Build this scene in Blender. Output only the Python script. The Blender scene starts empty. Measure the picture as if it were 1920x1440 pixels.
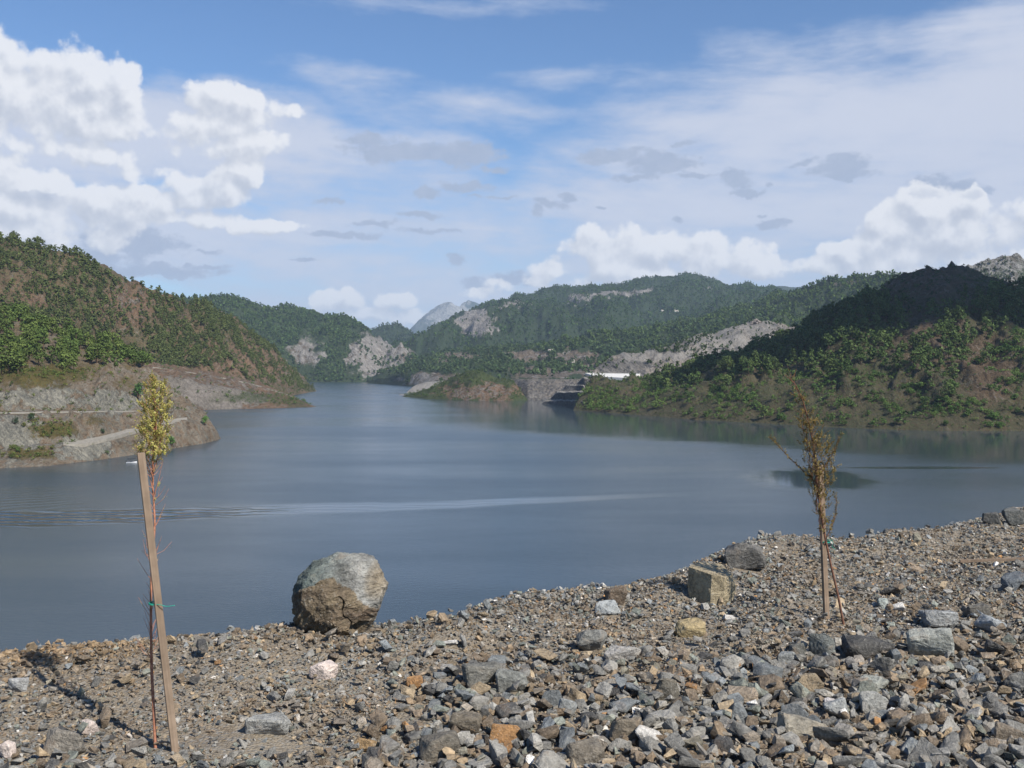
import bpy, bmesh, math, random
import numpy as np
from mathutils import Vector, Matrix

S = bpy.context.scene
COL = S.collection
R = math.radians
rng = np.random.default_rng(7)
random.seed(7)

# ------------------------------------------------------------------ camera
F = 1920.0; CX = 960.0; HY = 690.0; CZ = 45.0; EYE = 1.6   # measured from the photograph
cam = bpy.data.cameras.new('camera'); camo = bpy.data.objects.new('camera', cam); COL.objects.link(camo)
cam.sensor_width = 36.0; cam.lens = 36.0 * F / 1920.0
cam.shift_y = -30.0 / 1920.0
cam.clip_start = 0.1; cam.clip_end = 40000
camo.location = (0, 0, CZ); camo.rotation_euler = (R(90), 0, 0)
S.camera = camo
S.render.resolution_x = 1024; S.render.resolution_y = 768
S.view_settings.view_transform = 'Standard'; S.view_settings.look = 'None'
S.view_settings.gamma = 1; S.view_settings.exposure = 0.50

# ------------------------------------------------------------------ sun
SUN = Vector((0.93, -1.0, 1.24)).normalized()
sl = bpy.data.lights.new('sun', 'SUN'); sl.energy = 5.0; sl.angle = R(0.55); sl.color = (1.0, 0.93, 0.82)
so = bpy.data.objects.new('sun', sl); COL.objects.link(so)
so.rotation_euler = SUN.to_track_quat('Z', 'Y').to_euler(); so.location = (60, -60, 120)
SUN_EL = math.asin(SUN.z); SUN_ROT = math.atan2(SUN.x, SUN.y)

# ------------------------------------------------------------------ node helper
class NT:
    def __init__(s, tree): s.t = tree; s.n = tree.nodes; s.l = tree.links
    def node(s, kind, **kw):
        n = s.n.new(kind)
        for k, v in kw.items(): setattr(n, k, v)
        return n
    def put(s, sock, v):
        if v is None: return
        if isinstance(v, bpy.types.NodeSocket): s.l.new(v, sock)
        else: sock.default_value = v
    def m(s, op, a, b=None, c=None, clamp=False):
        n = s.node('ShaderNodeMath', operation=op, use_clamp=clamp)
        s.put(n.inputs[0], a); s.put(n.inputs[1], b); s.put(n.inputs[2], c); return n.outputs[0]
    def v(s, op, a, b=None, c=None):
        n = s.node('ShaderNodeVectorMath', operation=op)
        s.put(n.inputs[0], a)
        if op == 'SCALE': s.put(n.inputs['Scale'], b)
        else: s.put(n.inputs[1], b); s.put(n.inputs[2], c)
        return n.outputs['Value'] if op in ('LENGTH', 'DOT_PRODUCT', 'DISTANCE') else n.outputs[0]
    def noise(s, vec, scale, detail=4, rough=.55, lac=2.0, out=0, dist=0):
        n = s.node('ShaderNodeTexNoise'); s.put(n.inputs['Vector'], vec)
        s.put(n.inputs['Scale'], scale); n.inputs['Detail'].default_value = detail
        n.inputs['Roughness'].default_value = rough; n.inputs['Lacunarity'].default_value = lac
        n.inputs['Distortion'].default_value = dist
        return n.outputs[out]
    def voro(s, vec, scale, detail=0, feature='F1', rough=.5, out='Distance'):
        n = s.node('ShaderNodeTexVoronoi', feature=feature); s.put(n.inputs['Vector'], vec)
        n.inputs['Scale'].default_value = scale
        if 'Detail' in n.inputs: n.inputs['Detail'].default_value = detail; n.inputs['Roughness'].default_value = rough
        return n.outputs[out]
    def mix(s, f, a, b, blend='MIX'):
        n = s.node('ShaderNodeMix', data_type='RGBA', blend_type=blend)
        s.put(n.inputs[0], f)
        for i, x in ((6, a), (7, b)):
            if isinstance(x, tuple) and len(x) == 3: x = x + (1,)
            s.put(n.inputs[i], x)
        return n.outputs[2]
    def ss(s, x, lo, hi, a=0., b=1.):
        n = s.node('ShaderNodeMapRange', interpolation_type='SMOOTHSTEP')
        s.put(n.inputs[0], x); s.put(n.inputs[1], lo); s.put(n.inputs[2], hi); s.put(n.inputs[3], a); s.put(n.inputs[4], b)
        return n.outputs[0]
    def lin(s, x, lo, hi, a=0., b=1.):
        n = s.node('ShaderNodeMapRange'); s.put(n.inputs[0], x); s.put(n.inputs[1], lo); s.put(n.inputs[2], hi)
        s.put(n.inputs[3], a); s.put(n.inputs[4], b); return n.outputs[0]
    def xyz(s, v): n = s.node('ShaderNodeSeparateXYZ'); s.put(n.inputs[0], v); return n.outputs
    def cxyz(s, x, y, z):
        n = s.node('ShaderNodeCombineXYZ'); s.put(n.inputs[0], x); s.put(n.inputs[1], y); s.put(n.inputs[2], z); return n.outputs[0]

# ------------------------------------------------------------------ sky (world): Nishita plus clouds placed by azimuth and elevation
SKYS = 0.06
W = bpy.data.worlds.new('World'); S.world = W; W.use_nodes = True
w = NT(W.node_tree); w.n.clear()
wout = w.node('ShaderNodeOutputWorld'); bg = w.node('ShaderNodeBackground'); bg.inputs[1].default_value = SKYS
w.l.new(bg.outputs[0], wout.inputs[0])
sky = w.node('ShaderNodeTexSky', sky_type='NISHITA', sun_disc=False)
sky.sun_elevation = SUN_EL; sky.sun_rotation = SUN_ROT; sky.altitude = 300; sky.air_density = 1.0; sky.dust_density = 0.4; sky.ozone_density = 2.5

def azel(px, py):
    u = (px - CX) / F; vv = (HY - py) / F
    az = math.atan(u); return az, math.atan(vv * math.cos(az))

tc = w.node('ShaderNodeTexCoord').outputs['Generated']
dirn = w.v('NORMALIZE', tc)
dx, dy, dz = w.xyz(dirn)
AZ = w.m('ARCTAN2', dx, dy); EL = w.m('ARCSINE', dz)
P0 = w.cxyz(AZ, EL, 0.0)

def blobs(nt, P, lst, k=.15):
    """smooth max of elliptical bumps 1-r^2; lst of (px,py,rx,ry[,peak])"""
    acc = None
    for b in lst:
        a, e = azel(b[0], b[1]); rx, ry = b[2] / F, b[3] / F; pk = b[4] if len(b) > 4 else 1.0
        d = nt.v('SUBTRACT', P, (a, e, 0)); d = nt.v('MULTIPLY', d, (1 / rx, 1 / ry, 0))
        f = nt.m('SUBTRACT', pk, nt.v('DOT_PRODUCT', d, d))
        acc = f if acc is None else nt.m('SMOOTH_MAX', acc, f, k)
    return acc

CUM = [ # cumulus
 (30,165,95,85),(165,150,85,72),(105,195,160,60),(230,160,45,48),(-60,160,120,120),(40,115,40,34,.8),
 (395,180,52,42),(465,205,90,46),(540,212,44,26,.8),(400,225,110,36,.9),
 (250,235,240,34,.5),(120,275,230,45,.5),(430,275,200,38,.5),(300,320,150,20,.45),
 (10,335,95,45),(190,395,150,44,.95),(390,365,85,44,.9),(40,405,110,60),(120,225,190,40,.9),(70,355,90,40),(170,385,75,48),(270,372,90,40),(350,350,55,34),(415,350,48,40),(455,320,50,30,.8),(50,410,110,50),(200,425,100,45,.9),(390,412,150,26,.7),(500,420,120,22,.6),(-40,420,100,70),
 (1045,500,52,36,.9),(1105,468,66,52),(1180,462,72,52),(1245,466,70,50),(1315,478,72,46),(1390,488,66,40,.95),(1440,510,50,28,.8),(1180,515,190,42,.95),(1020,530,40,22,.8),
 (1735,375,62,42),(1800,385,60,38),(1690,420,80,52),(1770,440,100,60),(1590,470,55,34,.9),(1640,460,60,40),(1560,500,60,28,.8),(1700,490,130,45),(1870,430,70,50,.95),(1930,400,60,50,.9),(1860,490,110,40,.9),(1500,505,50,22,.7),
 (610,568,38,24,.9),(655,560,34,24,.95),(740,562,50,22,.9),(700,590,110,22,.8),(900,555,60,20,.6),(770,590,60,18,.7),(930,540,50,20,.6),
]
GRY = [ # small grey scraps and bands
 (760,285,150,22,.8),(880,290,70,26,.9),(930,318,40,9,.7),(690,262,70,14,.7),
 (1150,292,75,16,.9),(1235,308,75,22,.9),(1190,335,60,8,.6),(1290,270,40,6,.6),(1290,328,60,7,.6),
 (1385,340,32,22,.9),(1400,362,40,8,.7),(1440,350,14,6,.6),(1575,312,56,24,1.),(1500,305,40,6,.6),(1590,330,60,10,.9),
 (1035,385,36,10,.8),(1065,370,22,10,.8),(1010,398,14,14,.6),(800,362,30,12,.8),(870,352,55,13,.8),(920,370,60,5,.6),
 (620,380,45,8,.6),(700,420,70,7,.6),(790,408,55,7,.65),(800,432,80,7,.6),(640,440,90,8,.6),(1448,418,32,12,.9),(1430,400,14,7,.6),(1272,413,16,11,.85),(1125,393,10,4,.6),
 (860,482,24,14,.85),(300,508,120,12,.9),(380,500,50,6,.7),(570,487,40,4,.6),(390,472,25,5,.6),(900,530,40,18,.7),(960,520,55,16,.7),(50,365,70,7,.8),(250,455,120,34,.7),(200,485,70,24,.7),(930,600,60,12,.6),(1745,352,55,22,.8),(1820,355,40,18,.7),
]
VEIL = [ # thin high veil
 (250,245,330,75,1.7),(480,280,330,52,1.5),(150,290,260,50,1.5),(210,440,330,80,1.6),(0,370,120,90,1.6),(520,430,300,50,1.2),(1780,440,300,100,1.3),(1250,500,400,60,1.2),
 (1700,300,520,180,1.6),(1940,170,320,130,1.6),(1450,330,480,150,.95),(1200,430,900,140,.9),(600,480,700,130,.85),(2100,420,500,250,1.),(900,390,500,90,.7),
 (1050,135,190,34,.38),(850,215,330,60,.62),(640,170,190,60,.3),(850,4,330,36,.35),(1250,220,300,60,.5),(960,560,900,110,1.1),(760,330,260,60,.8),(500,330,420,90,.8),(-200,300,500,200,.8),
]
warp1 = w.v('SCALE', w.v('SUBTRACT', w.noise(P0, 14., 6, .62, out=1), (.5, .5, .5)), .04)
P1 = w.v('ADD', P0, warp1)
def cum_density(P, Pn):
    f = blobs(w, P, CUM, .3)
    n1 = w.noise(Pn, 17., 9, .56)
    vo = w.voro(Pn, 34., 3, rough=.5, feature='F1')
    a = w.m('MULTIPLY_ADD', n1, 1.9, -.68)
    b = w.m('MULTIPLY_ADD', vo, -.9, .5)
    return w.m('ADD', f, w.m('ADD', a, b)), b, a, f
cd, bl, nn, ff = cum_density(P1, P0)
off = (.006, .010, 0)
P1b = w.v('ADD', P1, off); P0b = w.v('ADD', P0, off)
cd2, _, _, ff2 = cum_density(P1b, P0b)
cmask = w.ss(cd, -.04, .42)
relief = w.m('SUBTRACT', cd, cd2)
thick = w.ss(cd, .1, 1.4)
lit = w.ss(relief, -.75, .45)
ccol = w.mix(lit, (6.9, 7.35, 8.4), (10.7, 10.8, 11.2))
topcol = w.mix(w.m('MULTIPLY', w.m('SUBTRACT', 1.0, lit), thick), ccol, (6.1, 6.6, 7.8))
# veil
st = w.cxyz(w.m('ADD', AZ, w.m('MULTIPLY', EL, 1.2)), w.m('MULTIPLY', EL, 4.5), 0.0)
vn = w.noise(st, 4.5, 7, .6, dist=.4)
vn2 = w.noise(w.cxyz(AZ, w.m('MULTIPLY', EL, 3.), 3.3), 22., 6, .6)
vf = blobs(w, w.v('ADD', P0, w.v('SCALE', w.v('SUBTRACT', w.noise(P0, 5., 5, .6, out=1), (.5, .5, .5)), .08)), VEIL, .3)
vd = w.m('ADD', vf, w.m('ADD', w.m('MULTIPLY_ADD', vn, 3.0, -1.6), w.m('MULTIPLY_ADD', vn2, 1.3, -.65)))
vmask = w.m('MULTIPLY', w.ss(vd, -.55, 1.15), .92)
# grey scraps
gP = w.v('ADD', P0, w.v('SCALE', w.v('SUBTRACT', w.noise(P0, 34., 5, .6, out=1), (.5, .5, .5)), .022))
gd = w.m('ADD', blobs(w, gP, GRY, .08), w.m('MULTIPLY_ADD', w.noise(w.cxyz(AZ, w.m('MULTIPLY', EL, 1.8), 1.), 42., 7, .66), 3.4, -1.75))
gmask = w.m('MULTIPLY', w.ss(gd, -.30, .50), .88)
gcol = w.mix(w.noise(P0, 60., 4, .6), (4.1, 5.0, 6.9), (5.7, 6.5, 8.2))
# compose
skyc = w.mix(1.0, sky.outputs[0], (1.02, 1.28, 1.56), 'MULTIPLY')
c1 = w.mix(vmask, skyc, w.mix(w.ss(vd, .3, 1.6), (6.6, 7.35, 9.2), (7.9, 8.35, 9.7)))
c2 = w.mix(gmask, c1, gcol)
c3 = w.mix(w.m('MULTIPLY', cmask, .94), c2, topcol)
gm2 = w.m('MULTIPLY', gmask, w.m('MULTIPLY', w.ss(cd, .3, 1.), .45))
c3 = w.mix(gm2, c3, gcol)
w.l.new(c3, bg.inputs[0])
W.cycles.sampling_method = 'MANUAL'; W.cycles.sample_map_resolution = 512
S.cycles.use_denoising = True
try: S.cycles.denoiser = 'OPENIMAGEDENOISE'
except Exception: pass
S.cycles.max_bounces = 5; S.cycles.diffuse_bounces = 2; S.cycles.glossy_bounces = 2
S.cycles.volume_bounces = 0; S.cycles.transmission_bounces = 2; S.cycles.transparent_max_bounces = 4

# ------------------------------------------------------------------ tags and meshes
def tag(o, label=None, cat=None, group=None, kind=None):
    if label: o['label'] = label
    if cat: o['category'] = cat
    if group: o['group'] = group
    if kind: o['kind'] = kind
    return o
def empty(name, loc, rz=0):
    o = bpy.data.objects.new(name, None); COL.objects.link(o)
    o.location = loc; o.rotation_euler = (0, 0, rz); o.empty_display_size = .1
    return o
def np_mesh(name, V, faces_flat, sizes):
    me = bpy.data.meshes.new(name)
    V = np.asarray(V, np.float32); faces_flat = np.asarray(faces_flat, np.int32); sizes = np.asarray(sizes, np.int32)
    me.vertices.add(len(V)); me.vertices.foreach_set('co', V.ravel())
    me.loops.add(len(faces_flat)); me.loops.foreach_set('vertex_index', faces_flat)
    me.polygons.add(len(sizes))
    st = np.zeros(len(sizes), np.int32); st[1:] = np.cumsum(sizes)[:-1]
    me.polygons.foreach_set('loop_start', st); me.polygons.foreach_set('loop_total', sizes)
    me.update(calc_edges=True); me.validate()
    return me
def link(name, me, mat, parent=None, smooth=False):
    o = bpy.data.objects.new(name, me); COL.objects.link(o)
    if mat: me.materials.append(mat)
    if parent: o.parent = parent
    me.polygons.foreach_set('use_smooth', [smooth] * len(me.polygons))
    return o
def set_col(me, name, arr):
    a = me.attributes.new(name, 'FLOAT_COLOR', 'POINT')
    arr = np.asarray(arr, np.float32)
    if arr.shape[1] == 3: arr = np.hstack([arr, np.ones((len(arr), 1), np.float32)])
    a.data.foreach_set('color', arr.ravel())

# ------------------------------------------------------------------ numpy noise
def _h(ix, iy, s):
    n = (ix.astype(np.int64) * 374761393 + iy.astype(np.int64) * 668265263 + s * 974634777) & 0xffffffff
    n = ((n ^ (n >> 13)) * 1274126177) & 0xffffffff
    n = ((n ^ (n >> 16)) * 2246822519) & 0xffffffff
    return ((n ^ (n >> 15)) & 0xffffff) / float(0xffffff)
def perlin(x, y, s=0):
    ix = np.floor(x); iy = np.floor(y); fx = x - ix; fy = y - iy
    def g(ax, ay):
        a = _h(ix + ax, iy + ay, s) * 2 * np.pi
        return np.cos(a) * (fx - ax) + np.sin(a) * (fy - ay)
    u = fx * fx * fx * (fx * (fx * 6 - 15) + 10); v = fy * fy * fy * (fy * (fy * 6 - 15) + 10)
    a = g(0, 0) * (1 - u) + g(1, 0) * u; b = g(0, 1) * (1 - u) + g(1, 1) * u
    return (a * (1 - v) + b * v) * 1.5
def fbm(x, y, s=0, o=5, gain=.5):
    t = 0; a = 1; n = 0
    for k in range(o):
        t = t + a * perlin(x * 2 ** k, y * 2 ** k, s + k * 17); n += a; a *= gain
    return t / n
def ridged(x, y, s=0, o=4, gain=.5):
    t = 0; a = 1; n = 0
    for k in range(o):
        t = t + a * (1 - 2 * np.abs(perlin(x * 2 ** k, y * 2 ** k, s + k * 31))); n += a; a *= gain
    return t / n
def el(px, py, cx, cy, rx, ry, soft=1.0):
    return np.clip((1 - ((px - cx) / rx) ** 2 - ((py - cy) / ry) ** 2) / soft, 0, 1)
def sst(x, a, b):
    t = np.clip((x - a) / (b - a), 0, 1); return t * t * (3 - 2 * t)
def proj(X, Y, Z): return CX + F * X / Y, HY - F * (Z - CZ) / Y

# ------------------------------------------------------------------ hills: lofted between surveyed contour lines
class Hill: pass
def warp(PX, PY, seed):
    return PX + 46 * fbm(PX / 30, PY / 17, seed + 71, 5, .62), PY + 22 * fbm(PX / 30 + 9, PY / 17, seed + 72, 5, .62)
def blur(a, k):
    if k < 2: return a
    ker = np.hanning(k + 2)[1:-1]; ker /= ker.sum(); h = k // 2
    p = np.concatenate([np.full(h, a[0]), a, np.full(k - 1 - h, a[-1])]); 
    # odd reflection keeps the ends in place
    p[:h] = 2 * a[0] - a[1:h + 1][::-1] if len(a) > h else p[:h]
    p[len(p) - (k - 1 - h):] = 2 * a[-1] - a[-(k - h):-1][::-1] if len(a) > k - h and k - 1 - h > 0 else p[len(p) - (k - 1 - h):]
    return np.convolve(p, ker, 'valid')
def hill(name, x0, x1, step, levels, rows, amp, scale, mat, paint, back=None, rowblur=0, seed=0, smooth_px=16, aniso=2.2, ridge_amp=.45, shore_env=25., fine=.25, sharp=None, flats=(), rw=.12):
    px = np.arange(x0, x1 + step, step, dtype=float); nc = len(px)
    Zs, Ds = [], []
    for i, L in enumerate(levels):
        xs = [p[0] for p in L]; D = np.interp(px, xs, [p[2] for p in L])
        k = int(smooth_px / step) | 1
        D = blur(D, k)
        if L[0][1] is None: Z = np.zeros(nc)
        else:
            py = np.interp(px, xs, [p[1] for p in L]); 
            if not sharp or i not in sharp: py = blur(py, max(1, k // 2) | 1)
            Z = CZ - (py - HY) / F * D
        Zs.append(Z); Ds.append(D)
    # rows
    Rz, Rd, Rt = [Zs[0] - 7], [Ds[0] - 14], [0.]
    for i in range(len(levels) - 1):
        n = rows[i]
        for j in range(n):
            t = j / n; Rz.append(Zs[i] * (1 - t) + Zs[i + 1] * t); Rd.append(Ds[i] * (1 - t) + Ds[i + 1] * t); Rt.append((i + t) / (len(levels) - 1))
    Rz.append(Zs[-1]); Rd.append(Ds[-1]); Rt.append(1.); top = len(Rz) - 1
    Rz = np.array(Rz); Rd = np.array(Rd); Rt = np.array(Rt)
    if rowblur > 1:
        for c in range(nc):
            Rz[1:top + 1, c] = blur(Rz[1:top + 1, c], rowblur); 
    bk = back if back else 300.
    nb = 12
    for j in range(1, nb + 1):
        t = j / nb
        Rz = np.vstack([Rz, Rz[top] * (1 - sst(np.array(t), 0, 1)) - 8 * t]); Rd = np.vstack([Rd, Rd[top] + bk * t]); Rt = np.append(Rt, 1 + t)
    u = (px - CX) / F
    Y = Rd; X = Rd * u[None, :]; Z = Rz.copy()
    # erosion noise: gullies that run down towards the viewer
    g = ridged(X / scale + 3.1, Y / (scale * aniso) + 1.7, seed, 5, .5)
    f = fbm(X / (scale * .22), Y / (scale * .3), seed + 5, 4)
    env = np.clip(Z / shore_env, 0, 1)
    for fa, fb in flats: env = env * (1 - .93 * (sst(Rt, fa - .02, fa + .01) * (1 - sst(Rt, fb - .01, fb + .02))))[:, None]
    rd = 1 - (1 - ridge_amp) * np.exp(-((Rt - 1) / rw) ** 2)[:, None]
    Z = Z + (g - .15) * amp * env * rd + f * amp * fine * env
    h = Hill(); h.px = px; h.X = X; h.Y = Y; h.Z = Z; h.top = top; h.t = Rt; h.name = name; h.seed = seed
    nr = Z.shape[0]
    V = np.stack([X, Y, Z], -1).reshape(-1, 3)
    i = np.arange(nr - 1)[:, None] * nc + np.arange(nc - 1)[None, :]
    q = np.stack([i, i + 1, i + nc + 1, i + nc], -1).reshape(-1, 4)
    me = np_mesh(name, V, q.ravel(), np.full(len(q), 4))
    PX, PY = proj(X, Y, Z)
    m = paint(*[q.ravel() for q in warp(PX, PY, seed)], X.ravel(), Y.ravel(), Z.ravel(), np.repeat(Rt, nc))
    set_col(me, 'mask', np.stack(m, -1))
    o = link(name, me, mat, smooth=True); tag(o, kind='structure')
    h.o = o
    return h
def hill_hit(h, px, py):
    """first point of the near face that this bearing and dip reaches"""
    c = np.clip((px - h.px[0]) / (h.px[1] - h.px[0]), 0, len(h.px) - 1.001); c0 = int(c); f = c - c0
    X = h.X[:h.top + 1, c0] * (1 - f) + h.X[:h.top + 1, c0 + 1] * f; Y = h.Y[:h.top + 1, c0] * (1 - f) + h.Y[:h.top + 1, c0 + 1] * f
    Z = h.Z[:h.top + 1, c0] * (1 - f) + h.Z[:h.top + 1, c0 + 1] * f
    yy = HY - F * (Z - CZ) / Y
    for r in range(1, h.top + 1):
        if yy[r] <= py:
            t = (yy[r - 1] - py) / max(yy[r - 1] - yy[r], 1e-6); t = min(max(t, 0), 1)
            return Vector((X[r - 1] * (1 - t) + X[r] * t, Y[r - 1] * (1 - t) + Y[r] * t, Z[r - 1] * (1 - t) + Z[r] * t))
    return Vector((X[h.top], Y[h.top], Z[h.top]))

# ------------------------------------------------------------------ materials for land
def new_mat(name):
    m = bpy.data.materials.new(name); m.use_nodes = True
    n = NT(m.node_tree); b = m.node_tree.nodes['Principled BSDF']
    b.inputs['Specular IOR Level'].default_value = .25; b.inputs['Roughness'].default_value = .9
    return m, n, b
def land_mat(name, soil1, soil2, rock1, rock2, green1, green2, pale=(.42, .40, .36), s=1.0, grn=.5, bump=1.0, streak=.5):
    m, n, b = new_mat(name)
    pos = n.node('ShaderNodeNewGeometry').outputs['Position']
    att = n.node('ShaderNodeAttribute', attribute_name='mask'); mr, mg, mb = [x for x in n.node('ShaderNodeSeparateColor').outputs][:3] if False else (None, None, None)
    sc = n.node('ShaderNodeSeparateColor'); n.l.new(att.outputs['Color'], sc.inputs[0]); mr, mg, mb = sc.outputs[0], sc.outputs[1], sc.outputs[2]
    n1 = n.noise(pos, .11 / s, 6, .65); n2 = n.noise(pos, .7 / s, 5, .7); n3 = n.noise(pos, .028 / s, 4, .6)
    px, py, pz = n.xyz(pos)
    # tilted strata for rock
    stv = n.cxyz(n.m('MULTIPLY', px, .35), n.m('MULTIPLY', py, .35), n.m('MULTIPLY_ADD', px, .9, pz))
    n4 = n.noise(stv, .30 / s, 6, .7, dist=.6)
    soil = n.mix(n.ss(n1, .35, .65), soil1, soil2)
    soil = n.mix(n.m('MULTIPLY', n.ss(n2, .5, .75), .55), soil, tuple(min(1, c * 1.7 + .02) for c in soil2))
    soil = n.mix(n.m('MULTIPLY', n.ss(n2, .48, .3), .6), soil, tuple(c * .55 for c in soil1))
    n5 = n.noise(n.cxyz(px, n.m('MULTIPLY', py, .28), n.m('MULTIPLY', pz, .5)), .22 / s, 6, .7, dist=.3)
    soil = n.mix(n.m('MULTIPLY', n.ss(n5, .47, .36), .75), soil, tuple(c * .42 for c in soil1))
    soil = n.mix(n.m('MULTIPLY', n.ss(n5, .56, .68), .45), soil, tuple(min(1, c * .7 + .13) for c in rock2))
    rock = n.mix(n.ss(n4, .35, .65), rock1, rock2)
    rock = n.mix(n.m('MULTIPLY', n.ss(n2, .52, .36), .7), rock, tuple(c * .4 for c in rock1))
    gr = n.mix(n.ss(n2, .35, .65), green1, green2)
    fr = n.ss(n.m('ADD', mr, n.m('MULTIPLY_ADD', n1, 3.0, -1.5)), .3, .75)
    fg = n.ss(n.m('ADD', mg, n.m('MULTIPLY_ADD', n2, 2.0 * grn * 1.6, -1.6 * grn)), .38, .62)
    c = n.mix(fr, soil, rock); c = n.mix(fg, c, gr); 
    pl = n.mix(n.ss(n2, .3, .7), tuple(c_ * .8 for c_ in pale), pale)
    c = n.mix(n.ss(n.m('ADD', mb, n.m('MULTIPLY_ADD', n2, .5, -.25)), .4, .6), c, pl)
    c = n.mix(n.ss(n3, .3, .7, .0, .25), c, (.03, .035, .02))
    n.l.new(c, b.inputs['Base Color'])
    bp = n.node('ShaderNodeBump'); bp.inputs['Strength'].default_value = .9; bp.inputs['Distance'].default_value = 1.0
    h = n.m('ADD', n.m('MULTIPLY', n2, 2.6 * bump * s), n.m('ADD', n.m('MULTIPLY_ADD', n1, 5. * bump * s, n.m('MULTIPLY', n5, 6. * bump * s)), n.m('MULTIPLY', n.m('MULTIPLY', n4, fr), 3. * bump * s)))
    n.l.new(h, bp.inputs['Height']); n.l.new(bp.outputs[0], b.inputs['Normal'])
    return m
RED = (.140, .085, .050); RED2 = (.20, .135, .088)
GR1 = (.035, .055, .018); GR2 = (.065, .080, .028)
M_left = land_mat('left_hill_ground', RED, RED2, (.17, .15, .13), (.27, .24, .21), GR1, GR2, s=.8)
M_near = land_mat('quarried_slope_ground', (.165, .115, .075), (.215, .190, .150), (.15, .148, .132), (.33, .31, .255), (.075, .085, .022), (.13, .085, .03), pale=(.33, .31, .275), s=.45)
M_right = land_mat('right_hill_ground', (.080, .052, .031), (.125, .086, .054), (.12, .10, .08), (.2, .17, .14), (.042, .052, .020), (.066, .078, .030), s=.7)
M_mid = land_mat('middle_hill_ground', (.13, .10, .07), (.19, .15, .115), (.20, .185, .17), (.36, .335, .31), (.022, .042, .016), (.045, .068, .024), s=2.2)
M_far = land_mat('far_ridge_ground', (.06, .065, .035), (.11, .10, .06), (.2, .19, .175), (.36, .33, .31), (.020, .040, .017), (.036, .060, .024), s=3.0)
M_peak = land_mat('grey_peak_ground', (.1, .09, .07), (.16, .14, .12), (.19, .185, .18), (.40, .39, .37), (.03, .05, .02), (.05, .07, .025), s=2.0)
M_blue = land_mat('distant_mountain_ground', (.12, .13, .13), (.2, .2, .19), (.25, .25, .24), (.42, .41, .39), (.04, .06, .04), (.05, .07, .045), s=8.0)
M_spoil = land_mat('quarry_spoil_ground', (.20, .175, .15), (.28, .25, .22), (.07, .07, .075), (.27, .25, .23), (.05, .065, .025), (.08, .09, .04), pale=(.31, .29, .265), s=1.2)
M_cut = land_mat('shade_toned_bench_ground', (.14, .11, .085), (.2, .17, .14), (.085, .082, .08), (.20, .185, .165), (.04, .06, .02), (.06, .08, .03), s=.8)

# --- A: the dark hill on the right
A_r0 = [(1074,769,1100),(1086,750,1160),(1100,722,1260),(1110,716,1280),(1180,709,1330),(1230,690,1340),(1300,664,1340),(1380,642,1330),(1480,607,1300),(1520,583,1280),(1600,552,1250),(1640,538,1230),(1700,513,1200),(1740,497,1180),(1790,496,1170),(1820,509,1160),(1880,534,1150),(1920,548,1140),(2100,600,1100),(2400,620,1100)]
A_r = [(x, y + float(np.interp(x, [1100, 1120, 1180, 1300, 1440, 1560, 1640, 1700], [2, 14, 32, 42, 40, 28, 14, 3])), D) for x, y, D in A_r0]
def pA(px, py, X, Y, Z, t):
    n = fbm(X / 40, Y / 40, 3, 3)
    rock = el(px, py, 1700, 700, 160, 60) * .35 + .25 + .5 * sst(n, .1, .5) * .5
    green = .50 - .25 * el(px, py, 1750, 640, 90, 60) - .2 * el(px, py, 1720, 520, 120, 50) - .25 * el(px, py, 1850, 690, 70, 80) + .1 * n
    pale = np.where((Z < 2.6) & (Z > 0), .30, 0) + .0
    return rock * .6, green, pale
hA = hill('right_hill', 1074, 2400, 2.5, [
    [(1074,None,1090),(1110,None,1060),(1200,None,975),(1300,None,890),(1450,None,823),(1600,None,765),(1750,None,732),(1920,None,732),(2400,None,700)],
    [(1074,769.5,1093),(1088,752,1130),(1110,726,1180),(1200,738,1110),(1300,738,1000),(1450,722,940),(1600,700,890),(1750,692,870),(1920,700,850),(2400,700,850)],
    [(1074,769.3,1097),(1088,748,1150),(1110,720,1230),(1200,724,1230),(1300,712,1150),(1450,674,1090),(1600,620,1030),(1750,596,985),(1830,600,960),(1920,625,950),(2400,640,950)],
    A_r], [44, 44, 34], 20, 75, M_right, pA, back=400, rowblur=13, seed=11, smooth_px=12, fine=.45)

# --- left big hill, its low headland and the quarried near slope
B1_r = [(-500,300,1000),(-150,395,1050),(0,440,1150),(60,449,1180),(130,479,1200),(190,494,1230),(220,521,1250),(270,549,1290),(330,556,1350),(380,573,1500),(440,598,1600),(480,633,1700),(520,668,1800),(560,702,1900),(585,725,1985),(598,734,2009)]
B1_r = [(x, y + (9 if x < 215 else 6 if 300 < x < 480 else 2), D) for x, y, D in B1_r]
def pB1(px, py, X, Y, Z, t):
    n = fbm(X / 60, Y / 90, 21, 4)
    rock = .12 + .5 * el(px, py, 560, 715, 90, 30) + .35 * el(px, py, 250, 560, 60, 40) + .3 * sst(n, .15, .5)
    green = .48 - .35 * el(px, py, 240, 570, 60, 50) - .3 * el(px, py, 480, 680, 130, 50) - .25 * el(px, py, 60, 570, 40, 20)+ .15 * n + .1
    return rock * .7, green - .12, np.zeros_like(px)
hB1 = hill('left_hill', -500, 598, 3, [
    [(-500,None,800),(0,None,900),(250,None,1180),(400,None,1260),(480,None,1400),(540,None,1620),(575,None,1850),(598,None,2009)],
    [(-500,620,880),(0,640,980),(250,640,1250),(400,665,1380),(480,695,1500),(540,715,1720),(575,730,1910),(598,734.5,2009)],
    B1_r], [56, 70], 32, 110, M_left, pB1, back=500, rowblur=11, seed=23, smooth_px=14, fine=.4, ridge_amp=.35)
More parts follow.
